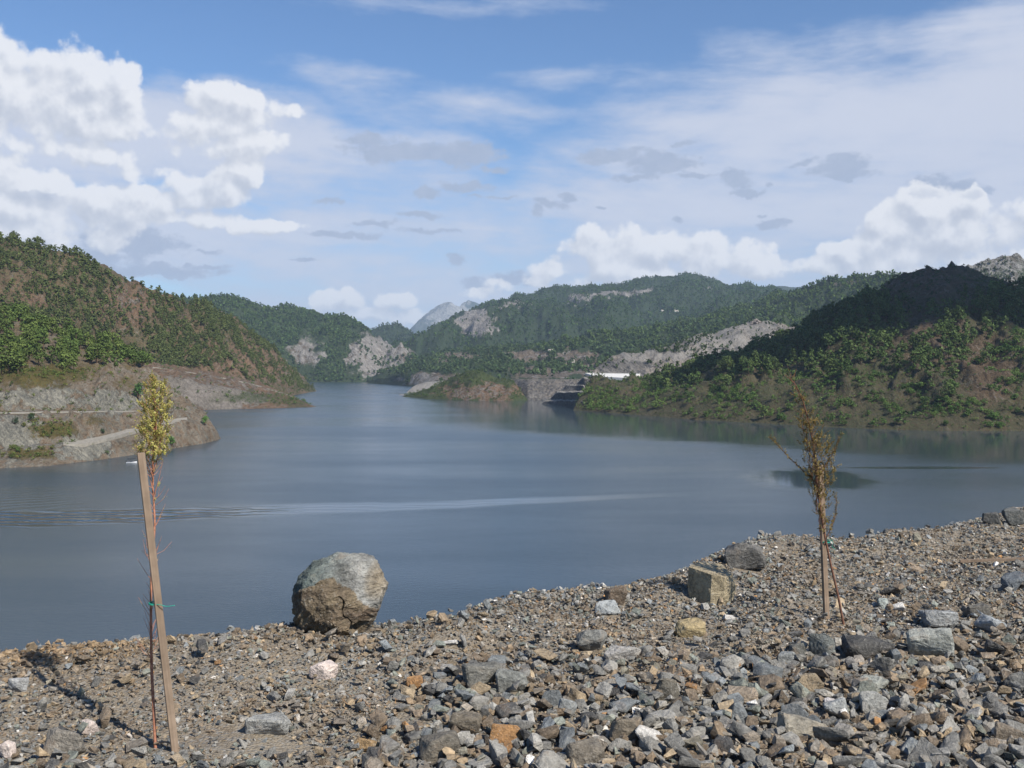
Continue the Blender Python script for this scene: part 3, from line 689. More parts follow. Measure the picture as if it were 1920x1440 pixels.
class MB:
    def __init__(s): s.V = []; s.F = []
    def add(s, VF): o = len(s.V); s.V += [tuple(v) for v in VF[0]]; s.F += [tuple(i + o for i in f) for f in VF[1]]; return s
    def box(s, c, d, M=None):
        c = Vector(c); h = Vector(d) / 2; V = [Vector((c.x + x * h.x, c.y + y * h.y, c.z + z * h.z)) for x in (-1, 1) for y in (-1, 1) for z in (-1, 1)]
        if M: V = [M @ v for v in V]
        return s.add((V, [(0, 1, 3, 2), (4, 6, 7, 5), (0, 4, 5, 1), (2, 3, 7, 6), (0, 2, 6, 4), (1, 5, 7, 3)]))
    def mesh(s, name):
        me = bpy.data.meshes.new(name); me.from_pydata(s.V, [], s.F); me.update(); return me
    def build(s, name, mat, parent=None, smooth=False): return link(name, s.mesh(name), mat, parent, smooth)

PINES = []
for k, (kind, h, wd, lob) in enumerate([('round', 1, .80, 11), ('round', 1, .70, 12), ('cone', 1, .55, 12), ('round', 1, .95, 12), ('cone', 1, .62, 11), ('round', 1, .62, 10)]):
    cm, cs = crown_mesh('crown', 300 + k, h, wd, 420, lob, kind, .052)
    t = MB().add(tube([(0, 0, -.06), (.01, .01, .3), (0, .02, .7), (.0, .0, .92)], [.026, .021, .012, .004]))
    for c in cs[:6]: t.add(tube([(0, .01, c[2] - .12), (c[0] * .6, c[1] * .6, c[2] - .02), (c[0], c[1], c[2])], [.008, .006, .003], 4))
    PINES.append((cm, t.mesh('trunk')))
SHRUBS = []
for k in range(5):
    cm, cs = crown_mesh('foliage', 340 + k, 1, 1.25, 170, 6, 'shrub', .10)
    t = MB()
    for c in cs: t.add(tube([(0, 0, -.1), (c[0] * .5, c[1] * .5, c[2] * .6), (c[0], c[1], c[2])], [.03, .02, .008], 4))
    SHRUBS.append((cm, t.mesh('stem')))
for cm, tm in PINES + SHRUBS:
    if not cm.materials: cm.materials.append(M_leaf)
    tm.materials.append(M_bark)
def plant(kind, protos, k, p, h, wf, col, label, cat, group, nm):
    r_ = empty(nm, p, random.uniform(0, 6.28)); r_.scale = (h * wf, h * wf, h)
    cm, tm = protos[k]
    t = bpy.data.objects.new('trunk' if kind == 'tree' else 'stem', tm); c = bpy.data.objects.new('crown' if kind == 'tree' else 'foliage', cm)
    for o in (t, c): COL.objects.link(o); o.parent = r_
    c.color = tuple(col) + (1,)
    tag(r_, label, cat, group); return r_

# ------------------------------------------------------------------ where plants grow: drawn per square metre of hillside
def scatter(h, n, dens, r, xlim=(-60, 1980), soft=False):
    X, Y, Z = h.X[1:h.top + 1], h.Y[1:h.top + 1], h.Z[1:h.top + 1]
    P = np.stack([X, Y, Z], -1); a = P[1:, :-1] - P[:-1, :-1]; b = P[:-1, 1:] - P[:-1, :-1]
    area = np.linalg.norm(np.cross(a, b), axis=-1)
    C = (P[1:, 1:] + P[:-1, :-1]) / 2; px, py = proj(C[..., 0], C[..., 1], C[..., 2]); wpx, wpy = warp(px, py, h.seed) if soft else (px, py)
    wgt = area * np.clip(dens(wpx, wpy, C[..., 0], C[..., 1], C[..., 2]), 0, None) * ((px > xlim[0]) & (px < xlim[1])) * (C[..., 2] > .8)
    wgt = wgt.ravel(); cdf = np.cumsum(wgt); idx = np.searchsorted(cdf, r.uniform(0, cdf[-1], n)); idx = np.clip(idx, 0, len(cdf) - 1)
    i, j = np.unravel_index(idx, area.shape); u = r.uniform(0, 1, (n, 1)); v = r.uniform(0, 1, (n, 1))
    return P[i, j] + a[i, j] * u + b[i, j] * v
def line(px, pts): return np.interp(px, [p[0] for p in pts], [p[1] for p in pts])
def dA(px, py, X, Y, Z):
    n = fbm(X / 35, Y / 45, 401, 4); low = line(px, [(1084,736),(1200,726),(1330,716),(1450,704),(1560,698),(1650,694),(1780,684),(1850,640),(1920,610)])
    d = sst(low - py, -14, 16) * (.8 + 1.2 * n)
    d += .10 * (n > 0); d *= 1 - np.clip(1.6 * el(px, py, 1760, 525, 175, 72), 0, 1); d *= 1 - .75 * el(px, py, 1720, 620, 60, 40); d *= 1 - .8 * el(px, py, 1870, 700, 60, 70)
    return d
def dAs(px, py, X, Y, Z):
    n = fbm(X / 22, Y / 28, 402, 4); n2 = fbm(X / 70, Y / 70, 403, 3)
    low = line(px, [(1084,720),(1200,722),(1330,710),(1450,700),(1560,690),(1780,680),(1920,600)])
    d = sst(py - low, -6, 10) * (.25 + 2.4 * n + 1.2 * n2) + 1.4 * el(px, py, 1130, 755, 46, 34) + .8 * el(px, py, 1370, 740, 60, 40) + .6 * el(px, py, 1590, 730, 60, 50)
    return np.clip(d, 0.02, None) * (py > 600)
def dB1(px, py, X, Y, Z):
    n = fbm(X / 50, Y / 80, 411, 4); rg = line(px, [(-60,420),(0,436),(130,475),(220,518),(330,552),(440,595),(520,665),(598,733)])
    d = .7 + 1.9 * n; d = d * (1 - .8 * el(px, py, 260, 560, 60, 40) - .75 * el(px, py, 60, 572, 45, 20)) * (1 - .65 * sst(px, 400, 470) * sst(py, 600, 690))
    d += 1.6 * np.exp(-((py - rg) / 9) ** 2) * (px < 215) + 1.8 * el(px, py, 290, 672, 90, 26)
    return np.clip(d, .06, None) * (py < line(px, [(-60, 700), (240, 690), (380, 692), (470, 715), (598, 735)]))
def dB2(px, py, X, Y, Z):
    n = fbm(X / 25, Y / 30, 421, 4)
    low = line(px, [(-60, 715), (0, 712), (100, 700), (200, 690), (260, 700), (300, 712)])
    return sst(low - py, -8, 22) * np.clip(.45 + 3.2 * n, 0, 3)
def dB2s(px, py, X, Y, Z):
    n = fbm(X / 8, Y / 8, 423, 4)
    return np.clip(.08 + 1.5 * n, .01, None) * (py > 690) * (1 - el(px, py, 360, 805, 60, 36, .3)) * (1 - el(px, py, 195, 815, 90, 20, .3)) + 2.2 * el(px, py, 95, 805, 60, 24) + 2. * el(px, py, 50, 850, 80, 14) + 1.2 * el(px, py, 90, 700, 150, 16)
def dB1as(px, py, X, Y, Z):
    return np.clip(.2 + 1.5 * fbm(X / 18, Y / 18, 431, 4), .01, None) * (1 - np.exp(-((Z - 38) / 4) ** 2)) + 1.5 * el(px, py, 560, 756, 40, 10) + .8 * el(px, py, 480, 748, 80, 12)
r1 = np.random.default_rng(99)
def pal(n, a, b, r, j=.18):
    t = r.uniform(0, 1, (n, 1)); return (np.array(a) * (1 - t) + np.array(b) * t) * r.uniform(1 - j, 1 + j, (n, 1))
cand = []   # (pos, h, colour, screen height, zone)
def add_c(P, hr, c1, c2, zone, bias=1.):
    n = len(P); h = r1.uniform(hr[0], hr[1], n) ** 1; C = pal(n, c1, c2, r1)
    px, py = proj(P[:, 0], P[:, 1], P[:, 2])
    if zone == 'A': h = h * np.interp(px, [1190, 1250], [.34, 1.])
    sh = F * h / P[:, 1]
    for i in range(n): cand.append((P[i], h[i], C[i], sh[i] * bias if -15 < px[i] < 1935 else 0, zone, px[i], py[i]))
add_c(scatter(hA, 1500, dA, r1), (8, 15.5), (.042, .072, .019), (.082, .115, .034), 'A')
add_c(scatter(hB2, 230, dB2, r1), (6, 12.5), (.055, .090, .022), (.095, .128, .034), 'B2')
PB1 = scatter(hB1, 3300, dB1, r1); add_c(PB1, (5, 9.5), (.048, .066, .020), (.088, .108, .034), 'B1')
rB2 = lambda px: line(px, [p[:2] for p in B2_r]) if px < 385 else 9999
def visible(c):
    return not (c[4] == 'B1' and c[6] - c[3] * .5 > rB2(c[5]) - 8)
vis = sorted([c for c in cand if visible(c)], key=lambda c: -c[3]); big = vis[:298]; bigid = set(id(c) for c in big)
TL = {'A': ('pine in the belt of rounded green trees across the right-hand hill', 'pines crowding the right-hand hill'),
      'Au': ('dark pine in the cloud-shaded upper part of the right-hand hill', 'pines on the shaded top of the right-hand hill'),
      'As': ('pine on the skyline of the dark right-hand hill', 'pines along the right-hand hill skyline'),
      'Ag': ('pine on the sunlit spur under the dark top of the right-hand hill', 'pines on the sunlit spur of the right-hand hill'),
      'Al': ('pine at the lake end of the right-hand hill, above the shaded rock benches', 'pines at the left end of the right-hand hill'),
      'Ah': ('pine beside the bare reddish scar on the right part of the sunlit spur', 'pines beside the reddish scar'),
      'B2e': ('bright green pine in the part of the left grove nearest the left edge', 'pines of the left grove by the edge'),
      'B2t': ('bright green pine along the top of the grove on the near left slope', 'pines along the top of the near left grove'),
      'B2b': ('bright green pine at the lower fringe of the left grove, on red soil', 'pines at the lower fringe of the near left grove'),
      'B2r': ('bright green pine at the thin end of the left grove, over the headland track', 'pines at the thin end of the near left grove'),
      'B2': ('bright green pine in the grove above the quarried rocks on the left', 'bright pines of the near left grove'),
      'B1': ('dull green pine on the tall brown hillside behind the left grove', 'pines scattered over the tall left hill')}
for c in big:
    p, h, col, sh, z, px, py = c
    if z == 'A':
        rg = line(px, [q[:2] for q in A_r])
        if py - rg < 16: z = 'As'
        elif py < line(px, [(1100,690),(1300,660),(1480,625),(1640,600),(1850,600),(1920,640)]): z = 'Au'
        elif px < 1330: z = 'Al'
        elif px > 1560 and py < 690: z = 'Ag' if px < 1730 else 'Ah'
    if z == 'B2':
        tp = line(px, [q[:2] for q in B2_r])
        if py - tp < 22: z = 'B2t'
        elif px > 225: z = 'B2r'
        elif px < 80: z = 'B2e'
        elif py > line(px, [(0, 690), (100, 680), (230, 672)]): z = 'B2b'
    k = random.choice([0, 0, 1, 3, 5, 2, 4]) if z[0] == 'A' else random.choice([0, 1, 3, 5, 3])
    plant('tree', PINES, k, tuple(p), h, random.uniform(.85, 1.25), col, TL[z][0], 'tree', TL[z][1], 'pine_tree')
def forest(name, P, H, C, nf, size, seed, kinds=('round', 'cone', 'round'), wf=.85):
    """every remaining tree of a wood, crown by crown, in one mesh"""
    r = np.random.default_rng(seed); Vs = []; Cs = []
    protos = []
    for k in range(8):
        pp, nn, _, _ = crown_pts(seed * 10 + k, 1, wf, nf, 5 if nf > 24 else 3, kinds[k % len(kinds)]); protos.append((pp, nn))
    which = r.integers(0, 8, len(P))
    for k in range(8):
        s = which == k
        if not s.any(): continue
        pp, nn = protos[k]; Pk = P[s]; Hk = H[s]; a = r.uniform(0, 6.283, s.sum()); ca, sa = np.cos(a)[:, None], np.sin(a)[:, None]
        x = pp[None, :, 0] * ca - pp[None, :, 1] * sa; y = pp[None, :, 0] * sa + pp[None, :, 1] * ca; z = np.broadcast_to(pp[None, :, 2], x.shape)
        Q = np.stack([x, y, z], -1) * Hk[:, None, None] + Pk[:, None, :]
        nx = nn[None, :, 0] * ca - nn[None, :, 1] * sa; ny = nn[None, :, 0] * sa + nn[None, :, 1] * ca
        NN = np.stack([nx, ny, np.broadcast_to(nn[None, :, 2], nx.shape)], -1).reshape(-1, 3)
        m = len(pp); sz = np.repeat(Hk * size, m) * r.uniform(.75, 1.3, m * s.sum())
        Vs.append(quads_from(Q.reshape(-1, 3), NN, sz, r)); Cs.append(np.repeat(C[s], m * 4, axis=0))
    V = np.concatenate(Vs); me = np_mesh(name, V, np.arange(len(V)), np.full(len(V) // 4, 4)); set_col(me, 'col', np.concatenate(Cs))
    return tag(link(name, me, M_leafa), kind='stuff')
rest = [c for c in cand if id(c) not in bigid]
forest('pine_forest', np.array([c[0] for c in rest]), np.array([c[1] for c in rest]), np.array([c[2] for c in rest]), 66, .115, 41)

# shrubs
scand = []
def add_s(P, hr, c1, c2, zone, sgn=1.):
    n = len(P); h = r1.uniform(0, 1, n) ** 1.6 * (hr[1] - hr[0]) + hr[0]; C = pal(n, c1, c2, r1); px, py = proj(P[:, 0], P[:, 1], P[:, 2])
    for i in range(n): scand.append((P[i], h[i], C[i], F * h[i] / P[i, 1] if -5 < px[i] < 1925 else 0, zone, px[i], py[i]))
add_s(scatter(hA, 2600, dAs, r1), (1.4, 5.), (.050, .098, .022), (.090, .135, .034), 'A')
add_s(scatter(hB2, 700, dB2s, r1), (.5, 2.4), (.05, .085, .022), (.11, .12, .03), 'B2')
add_s(scatter(hB1a, 260, dB1as, r1), (1.2, 4), (.05, .09, .025), (.09, .12, .035), 'B1a')
add_s(scatter(hI, 420, lambda px, py, X, Y, Z: np.clip(.5 + 2 * fbm(X / 14, Y / 14, 441, 3), .05, None) * (1 - .85 * el(px, py, 900, 735, 85, 20)), r1), (1.2, 4.2), (.04, .07, .02), (.07, .095, .03), 'I')
add_s(scatter(hA, 1800, lambda px, py, X, Y, Z: .35 + 1.2 * np.clip(fbm(X / 30, Y / 40, 407, 3), -.2, 1), r1), (.9, 3.2), (.040, .062, .022), (.07, .085, .03), 'A')
add_s(scatter(hA, 420, lambda px, py, X, Y, Z: (.25 + 1.5 * np.clip(fbm(X / 25, Y / 35, 408, 3), 0, 1)) * el(px, py, 1740, 540, 190, 70), r1), (1.5, 4.5), (.032, .055, .020), (.05, .07, .026), 'A')
add_s(scatter(hB1, 3600, lambda px, py, X, Y, Z: .5 + .8 * fbm(X / 40, Y / 40, 5, 3), r1), (1.5, 4), (.045, .065, .025), (.08, .1, .035), 'B1')
scand.sort(key=lambda c: -c[3] * (0 if (c[4] == 'B1' and not visible(c)) else 1)); sbig = scand[:290]
SL = {'A': ('leafy green bush on the reddish lower slope of the right-hand hill', 'bushes on the lower right-hand hill'),
      'B2': ('low scrubby bush among the quarried rocks of the near left shore', 'bushes on the quarried left slope'),
      'B1a': ('small bush on the low brown headland of the left shore', 'bushes on the left headland'),
      'I': ('small bush on the low hill jutting into the middle of the lake', 'bushes on the low island hill'),
      'B1': ('small bush on the tall brown left hill', 'bushes on the tall left hill')}
SL.update({'Ae': ('leafy green bush in the thick clump at the lake end of the right-hand hill', 'bushes at the lake end of the right-hand hill'),
  'Au': ('green bush high on the reddish scree right of the brown sapling, across the lake', 'bushes on the reddish scree'),
  'Am': ('green bush just under the belt of pines on the right-hand hill', 'bushes under the right-hand pines'),
  'Aw': ('green bush close to the waterline under the right-hand hill', 'bushes along the right-hand waterline'),
  'Ar': ('green bush on the dull slope right of the brown sapling, across the lake', 'bushes on the far right slope')})
for p, h, col, sh, z, px, py in sbig:
    if z == 'A': z = 'Ae' if px < 1215 else ('Aw' if p[2] < 7 else (('Ar' if py > 745 else 'Au') if px > 1600 else ('A' if py > 735 else 'Am')))
    plant('shrub', SHRUBS, random.randrange(5), tuple(p), h, random.uniform(.8, 1.3), col, SL[z][0], 'bush', SL[z][1], 'shrub')
rs = scand[290:]
forest('scrub', np.array([c[0] for c in rs]), np.array([c[1] for c in rs]), np.array([c[2] for c in rs]), 30, .17, 43, kinds=('shrub',), wf=1.25)
for (px, py, hpx, wf, col, lab) in [(323, 838, 20, .8, (.07, .14, .035), 'solitary green bush growing in the water beside the grey gravel point'),
                          (384, 798, 18, .75, (.065, .14, .03), 'bright green bush near the tip of the grey gravel point'),
                          (57, 789, 14, 1., (.03, .055, .025), 'round dark bush beside the upper track on the left shore'),
                          (258, 748, 30, .8, (.045, .1, .03), 'tall dark green bush on the red bank above the gravel point'),
                          (28, 796, 13, .9, (.03, .05, .025), 'dark bush over the pale rock slab at the left edge'),
                          (192, 814, 10, .9, (.035, .06, .03), 'small dark bush just above the sloping gravel road')]:
    q = hill_hit(hB2, px, py); plant('shrub', SHRUBS, random.randrange(5), tuple(q), hpx / F * q.y, wf, col, lab, 'bush', None, 'shrub')

# far woods: each hillside's cover reads as one mass
def far(name, h, n, dens, hr, c1, c2, nf, size, seed):
    P = scatter(h, n, dens, r1, soft=True); forest(name, P, r1.uniform(hr[0], hr[1], n), pal(n, c1, c2, r1, .25), nf, size, seed)
far('middle_hill_wood', hC, 7000, lambda px, py, X, Y, Z: np.clip(1.15 + 1.6 * fbm(X / 120, Y / 120, 451, 4) - 1.5 * el(px, py, 705, 665, 75, 56, .5) - 1.2 * el(px, py, 575, 660, 42, 48, .6), .04, None), (7, 13), (.030, .060, .018), (.060, .095, .028), 16, .28, 51)
far('small_hill_wood', hC2, 1200, lambda px, py, X, Y, Z: 1 + 0 * px, (9, 15), (.028, .052, .024), (.045, .07, .03), 10, .34, 52)
far('ridge_wood', hE, 21000, lambda px, py, X, Y, Z: np.clip(1.1 + 1.8 * fbm(X / 200, Y / 260, 461, 4) - 1.6 * el(px, py, 895, 605, 48, 28, .6) - 1.5 * np.exp(-((py - (560 - (px - 1080) * .10)) / 6) ** 2) * (px > 1050) * (px < 1215), .03, None), (6, 10.5), (.026, .058, .016), (.055, .094, .024), 10, .38, 53)
far('spur_wood', hF, 7500, lambda px, py, X, Y, Z: np.clip(1.1 + 1.5 * fbm(X / 110, Y / 150, 471, 4), .05, None), (7, 13), (.038, .070, .018), (.072, .108, .028), 14, .30, 54)
far('foothill_wood', hG, 4600, lambda px, py, X, Y, Z: np.clip(.9 + 2.2 * fbm(X / 70, Y / 90, 481, 4) - 1.3 * el(px, py, 990, 665, 80, 10) - 1.2 * el(px, py, 1080, 672, 60, 16) - 1.0 * el(px, py, 860, 668, 50, 10) - 1.5 * (py > 700), .0, None), (7, 13), (.032, .06, .024), (.06, .09, .033), 24, .24, 55)
far('spoil_heap_scrub', hH, 500, lambda px, py, X, Y, Z: np.clip(.1 + fbm(X / 25, Y / 25, 491, 4) + el(px, py, 1300, 655, 80, 14) + .8 * el(px, py, 1290, 632, 60, 8), 0, None), (2, 7), (.035, .06, .024), (.06, .085, .03), 20, .24, 56)
far('rocky_peak_scrub', hM, 700, lambda px, py, X, Y, Z: np.clip(.3 + 1.5 * fbm(X / 50, Y / 50, 495, 4), 0, None), (3, 8), (.028, .05, .022), (.05, .07, .028), 14, .28, 57)
# ------------------------------------------------------------------ stone
def stone_mat(name, src, scale=1.):
    m, n, b = new_mat(name)
    if src == 'object': c = n.node('ShaderNodeObjectInfo').outputs['Color']
    else: c = n.node('ShaderNodeAttribute', attribute_name=src).outputs['Color']
    pos = n.node('ShaderNodeNewGeometry').outputs['Position']
    a = n.noise(pos, 9. * scale, 5, .62, dist=.5); d = n.noise(pos, 55. * scale, 5, .7); s = n.noise(pos, 160. * scale, 2, .5)
    q = n.node('ShaderNodeVectorRotate', rotation_type='Z_AXIS'); n.l.new(pos, q.inputs['Vector']); q.inputs['Angle'].default_value = .6
    v = n.noise(n.v('MULTIPLY', q.outputs[0], (1.3, .6, 1.5)), 20. * scale, 6, .7, dist=1.4)
    f = n.m('ADD', n.ss(a, .3, .7, .68, 1.25), n.ss(d, .3, .7, -.28, .28))
    col = n.v('SCALE', c, f)
    col = n.mix(n.ss(v, .56, .68, 0, .38), col, (.42, .40, .35))
    col = n.mix(n.ss(v, .42, .34, 0, .5), col, n.v('SCALE', c, .42))
    col = n.mix(n.ss(a, .54, .70, 0, .55), col, n.mix(.5, c, (.24, .15, .08)))
    col = n.mix(n.ss(s, .62, .72, 0, .35), col, (.5, .49, .46))
    n.l.new(col, b.inputs['Base Color']); b.inputs['Roughness'].default_value = .82; b.inputs['Specular IOR Level'].default_value = .35
    bp = n.node('ShaderNodeBump'); bp.inputs['Distance'].default_value = .016 / scale; bp.inputs['Strength'].default_value = 1.
    n.l.new(n.m('ADD', n.m('MULTIPLY', d, .8), n.m('ADD', n.m('MULTIPLY', v, 1.3), n.m('MULTIPLY', a, 1.2))), bp.inputs['Height']); n.l.new(bp.outputs[0], b.inputs['Normal'])
    return m
M_stone = stone_mat('broken_stone', 'object'); M_gravel = stone_mat('gravel_stone', 'col'); M_bould = stone_mat('boulder_stone', 'col', .6)

def hull_bm(pts, bevel=0, cuts=0, amp=0, seed=0):
    bm = bmesh.new()
    for p in pts: bm.verts.new(p)
    r = bmesh.ops.convex_hull(bm, input=bm.verts)
    bad = [g for g in r['geom_interior'] if isinstance(g, bmesh.types.BMVert)]
    if bad: bmesh.ops.delete(bm, geom=bad, context='VERTS')
    loose = [v for v in bm.verts if not v.link_faces]
    if loose: bmesh.ops.delete(bm, geom=loose, context='VERTS')
    bmesh.ops.dissolve_limit(bm, angle_limit=R(14), verts=bm.verts, edges=bm.edges)
    if bevel: bmesh.ops.bevel(bm, geom=list(bm.edges), offset=bevel, segments=1, affect='EDGES', profile=.5)
    bmesh.ops.triangulate(bm, faces=bm.faces)
    for _ in range(cuts): 
        bmesh.ops.subdivide_edges(bm, edges=bm.edges, cuts=1, use_grid_fill=True)
        bmesh.ops.triangulate(bm, faces=bm.faces)
    if amp:
        bm.normal_update(); co = np.array([v.co[:] for v in bm.verts]); sz = np.ptp(co, axis=0).max()
        d = fbm(co[:, 0] / sz * 3.5 + seed, (co[:, 1] + co[:, 2] * 1.3) / sz * 3.5, seed, 4) + .5 * ridged(co[:, 0] / sz * 6 + seed, (co[:, 2] - co[:, 1] * .7) / sz * 6, seed + 3, 3)
        for v, k in zip(bm.verts, d): v.co += v.normal * float(k) * amp * sz
    return bm
def rnd_pts(r, n, dims, flat=.6):
    d = r.normal(size=(n, 3)); d = np.sign(d) * np.abs(d) ** flat; d /= np.abs(d).max(axis=1)[:, None] ** .75 * np.linalg.norm(d, axis=1)[:, None] ** .25
    d *= r.uniform(.8, 1, (n, 1)); return d * np.array(dims) / 2
# prototypes (unit width)
rp = np.random.default_rng(5)
SP = []
for k in range(20):
    bm = hull_bm([tuple(p) for p in rnd_pts(rp, rp.integers(9, 15), (1, rp.uniform(.6, .95), rp.uniform(.35, .75)), .7)], .03, 2, .03, k)
    me = bpy.data.meshes.new('stone'); bm.to_mesh(me); bm.free(); me.materials.append(M_stone); SP.append(me)
GREY = (.19, .185, .17); GREY2 = (.27, .26, .235); TAN = (.30, .235, .155); BROWN = (.20, .155, .11); DARK = (.075, .073, .07); BLUE = (.185, .20, .205); GREEN = (.20, .215, .185); WHITE = (.60, .58, .54); PINK = (.62, .53, .48); ORANGE = (.38, .21, .09); OCHRE = (.34, .27, .15)
# measured stones: px, py of the foot, width px, height px, colour, yaw, label, name
LIST = [
 (607,1276,58,40,PINK,'pinkish white stone lying alone on the gravel in front of the big boulder','rock'),
 (503,1388,92,52,(.34,.34,.32),'pale grey domed rock half sunk in the bare brown earth','rock'),
 (168,1380,36,36,PINK,'small rounded white stone near the shadow of the left stake','stone'),
 (693,1412,64,42,(.34,.23,.12),'orange brown blocky stone at the lower edge, right of the bare earth','rock'),
 (128,1425,100,60,(.22,.20,.17),'broad grey brown slab in the bottom corner left of the leaning stake','rock'),
 (35,1300,44,32,(.42,.42,.41),'whitish grey flat stone at the left edge beside the stake shadow','stone'),
 (12,1425,34,40,PINK,'pink veined stone cut off by the lower left edge','stone'),
 (1296,1196,66,34,OCHRE,'yellowish brick shaped stone in front of the tan block','rock'),
 (1400,1073,96,56,(.15,.145,.135),'dark grey wedge shaped rock behind the tan block','rock'),
 (1292,1052,48,32,(.17,.13,.10),'dark brown stone perched on the crest above the tan block','rock'),
 (1245,1073,34,18,(.5,.48,.42),'small whitish stone on the crest against the water','stone'),
 (1622,1238,118,46,DARK,'long dark slab with a rounded back lying right of the second sapling','rock'),
 (1745,1240,96,66,(.33,.34,.31),'large pale grey green slab leaning beside the long dark slab','rock'),
 (1760,1180,78,44,(.30,.31,.31),'grey rock with a smooth light top behind the pale slab','rock'),
 (1540,1240,56,58,(.16,.17,.16),'upright dark grey stone just below the second stake','rock'),
 (1498,1238,40,40,(.11,.11,.10),'dark angular stone leaning on the upright grey one','stone'),
 (1471,1250,44,38,(.33,.34,.33),'light grey faceted stone left of the dark leaning one','stone'),
 (1112,1228,70,46,(.20,.20,.185),'grey block with a pale flat top in the middle of the rubble','rock'),
 (1168,1245,76,34,(.36,.345,.32),'flat whitish grey stone touching the pale topped block','rock'),
 (1139,1156,52,28,(.36,.38,.38),'pale blue grey stone below the crest','stone'),
 (1152,1136,46,44,(.16,.12,.085),'brown squarish stone under the crest line','rock'),
 (902,1300,84,58,(.17,.165,.145),'large grey block with a black shadowed side left of centre','rock'),
 (962,1302,80,50,(.24,.245,.225),'grey slab with a white stripe leaning right of the shadowed block','rock'),
 (776,1296,38,30,ORANGE,'orange topped stone with a dark underside','stone'),
 (1253,1318,62,50,(.12,.11,.09),'dark brown squared block right of centre','rock'),
 (1171,1396,64,56,(.19,.16,.12),'brown flat topped block tilted on the lower rubble','rock'),
 (1098,1440,92,60,(.20,.175,.14),'large brown grey block cut by the bottom edge','rock'),
 (873,1382,74,46,(.17,.145,.11),'brown grey slab with a dark undercut at the bottom','rock'),
 (826,1432,86,60,(.15,.135,.11),'big dull brown rock at the bottom edge left of centre','rock'),
 (1860,984,38,26,(.10,.10,.095),'dark boulder on the far crest, left one of the pair','rock'),
 (1903,988,50,36,(.11,.115,.11),'dark boulder on the far crest by the frame edge','rock'),
 (1790,980,34,24,TAN,'small tan block on the far crest','stone'),
 (766,1170,84,36,(.30,.25,.18),'tan and grey flat stone on the crest right of the big boulder','rock'),
 (465,1182,34,34,(.29,.285,.25),'pale upright stone on the crest left of the big boulder','stone'),
 (503,1174,40,30,(.34,.27,.18),'tan capped stone between the upright stone and the big boulder','stone'),
 (536,1176,20,26,TAN,'small squared tan stone standing against the big boulder','stone'),
 (356,1192,26,20,(.33,.34,.32),'small grey stone on the crest behind the leaning stake','stone'),
 (1671,1118,54,24,DARK,'flat black stone on the gravel right of the second stake','stone'),
 (1658,1143,30,24,(.33,.37,.35),'pale green squared stone below the flat black one','stone'),
 (1902,1108,54,40,(.12,.135,.15),'dark blue grey boulder at the right edge below the wooden lath','rock'),
 (1390,1325,66,44,(.30,.245,.185),'light brown dome shaped block in the right rubble','rock'),
 (1500,1395,96,66,(.28,.255,.205),'large light brown slab with upright plates at the bottom right','rock'),
 (1764,1275,40,26,(.42,.385,.32),'smooth rounded cream stone in the right rubble','stone'),
 (1640,1300,64,34,(.34,.35,.31),'flat pale greenish stone right of centre in the rubble','stone'),
 (1640,1340,64,44,(.30,.30,.28),'pale grey faceted rock beside an upright dark plate','rock'),
 (842,1214,42,10,WHITE,'thin white sliver of stone lying on the fine gravel','stone'),
 (1900,1300,56,46,(.13,.13,.125),'dark rounded rock with a white edge near the right edge','rock'),
 (1880,1400,80,44,(.20,.165,.125),'brown flat stone in the bottom right corner','rock'),
 (1060,1345,46,36,(.30,.31,.30),'grey faceted stone between the shadowed block and the tilted block','stone'),
 (1565,1350,58,44,(.36,.37,.36),'whitish blue stone below the second sapling','rock'),
 (1560,1330,34,22,(.5,.47,.46),'small white pebble with a pink tinge in the lower right rubble','stone'),
 (1860,1190,64,34,(.33,.35,.36),'pale blue grey slab near the right edge','rock'),
 (1830,1160,50,34,(.16,.15,.13),'dull brown block behind the pale blue grey slab','rock'),
]
placed = []
def free(x, y, r_): return all((x - a) ** 2 + (y - b) ** 2 > (r_ + c) ** 2 * .55 for a, b, c in placed)
rh = np.random.default_rng(17)
def hero(px, py, w_, h_, col, label, name, i):
    p = g_hit(px, py); k = p.y / F; W_ = w_ * k; H_ = h_ * k; Dp = W_ * rh.uniform(.6, .85)
    H_ = H_ * .95 if H_ > .5 * Dp else H_ * .9
    bm = hull_bm([tuple(q) for q in rnd_pts(rh, 15, (W_ * 1.02, Dp * .95, H_ * 1.15), .6)], .035 * W_, 3, .032, i)
    zmin = min(v.co.z for v in bm.verts)
    for v in bm.verts: v.co.z -= zmin + H_ * .14
    rot = Matrix.Rotation(rh.uniform(-.35, .35), 4, 'Z') @ Matrix.Rotation(rh.uniform(-.12, .12), 4, 'Y')
    bmesh.ops.transform(bm, matrix=rot, verts=bm.verts)
    me = bpy.data.meshes.new(name); bm.to_mesh(me); bm.free()
    o = link(name, me, M_stone); y = p.y + Dp * .42; o.location = (p.x * y / p.y, y, float(gz(p.x, y)))
    o.color = tuple(col) + (1,); placed.append((p.x, y, W_ * .5)); tag(o, label, 'rock' if name == 'rock' else 'stone')
# spots kept clear
SH = g_hit(629, 1192); TB = g_hit(1342, 1136); ST1 = g_hit(329, 1408); ST2 = g_hit(1549, 1160); SA1 = g_hit(291, 1402); SA2 = g_hit(1582, 1170)
placed += [(SH.x, SH.y + .2, .30), (TB.x, TB.y + .13, .17), (ST1.x, ST1.y, .07), (ST2.x, ST2.y, .07), (SA1.x, SA1.y, .05), (SA2.x, SA2.y, .06)]
for i, L in enumerate(LIST): hero(*L, i)

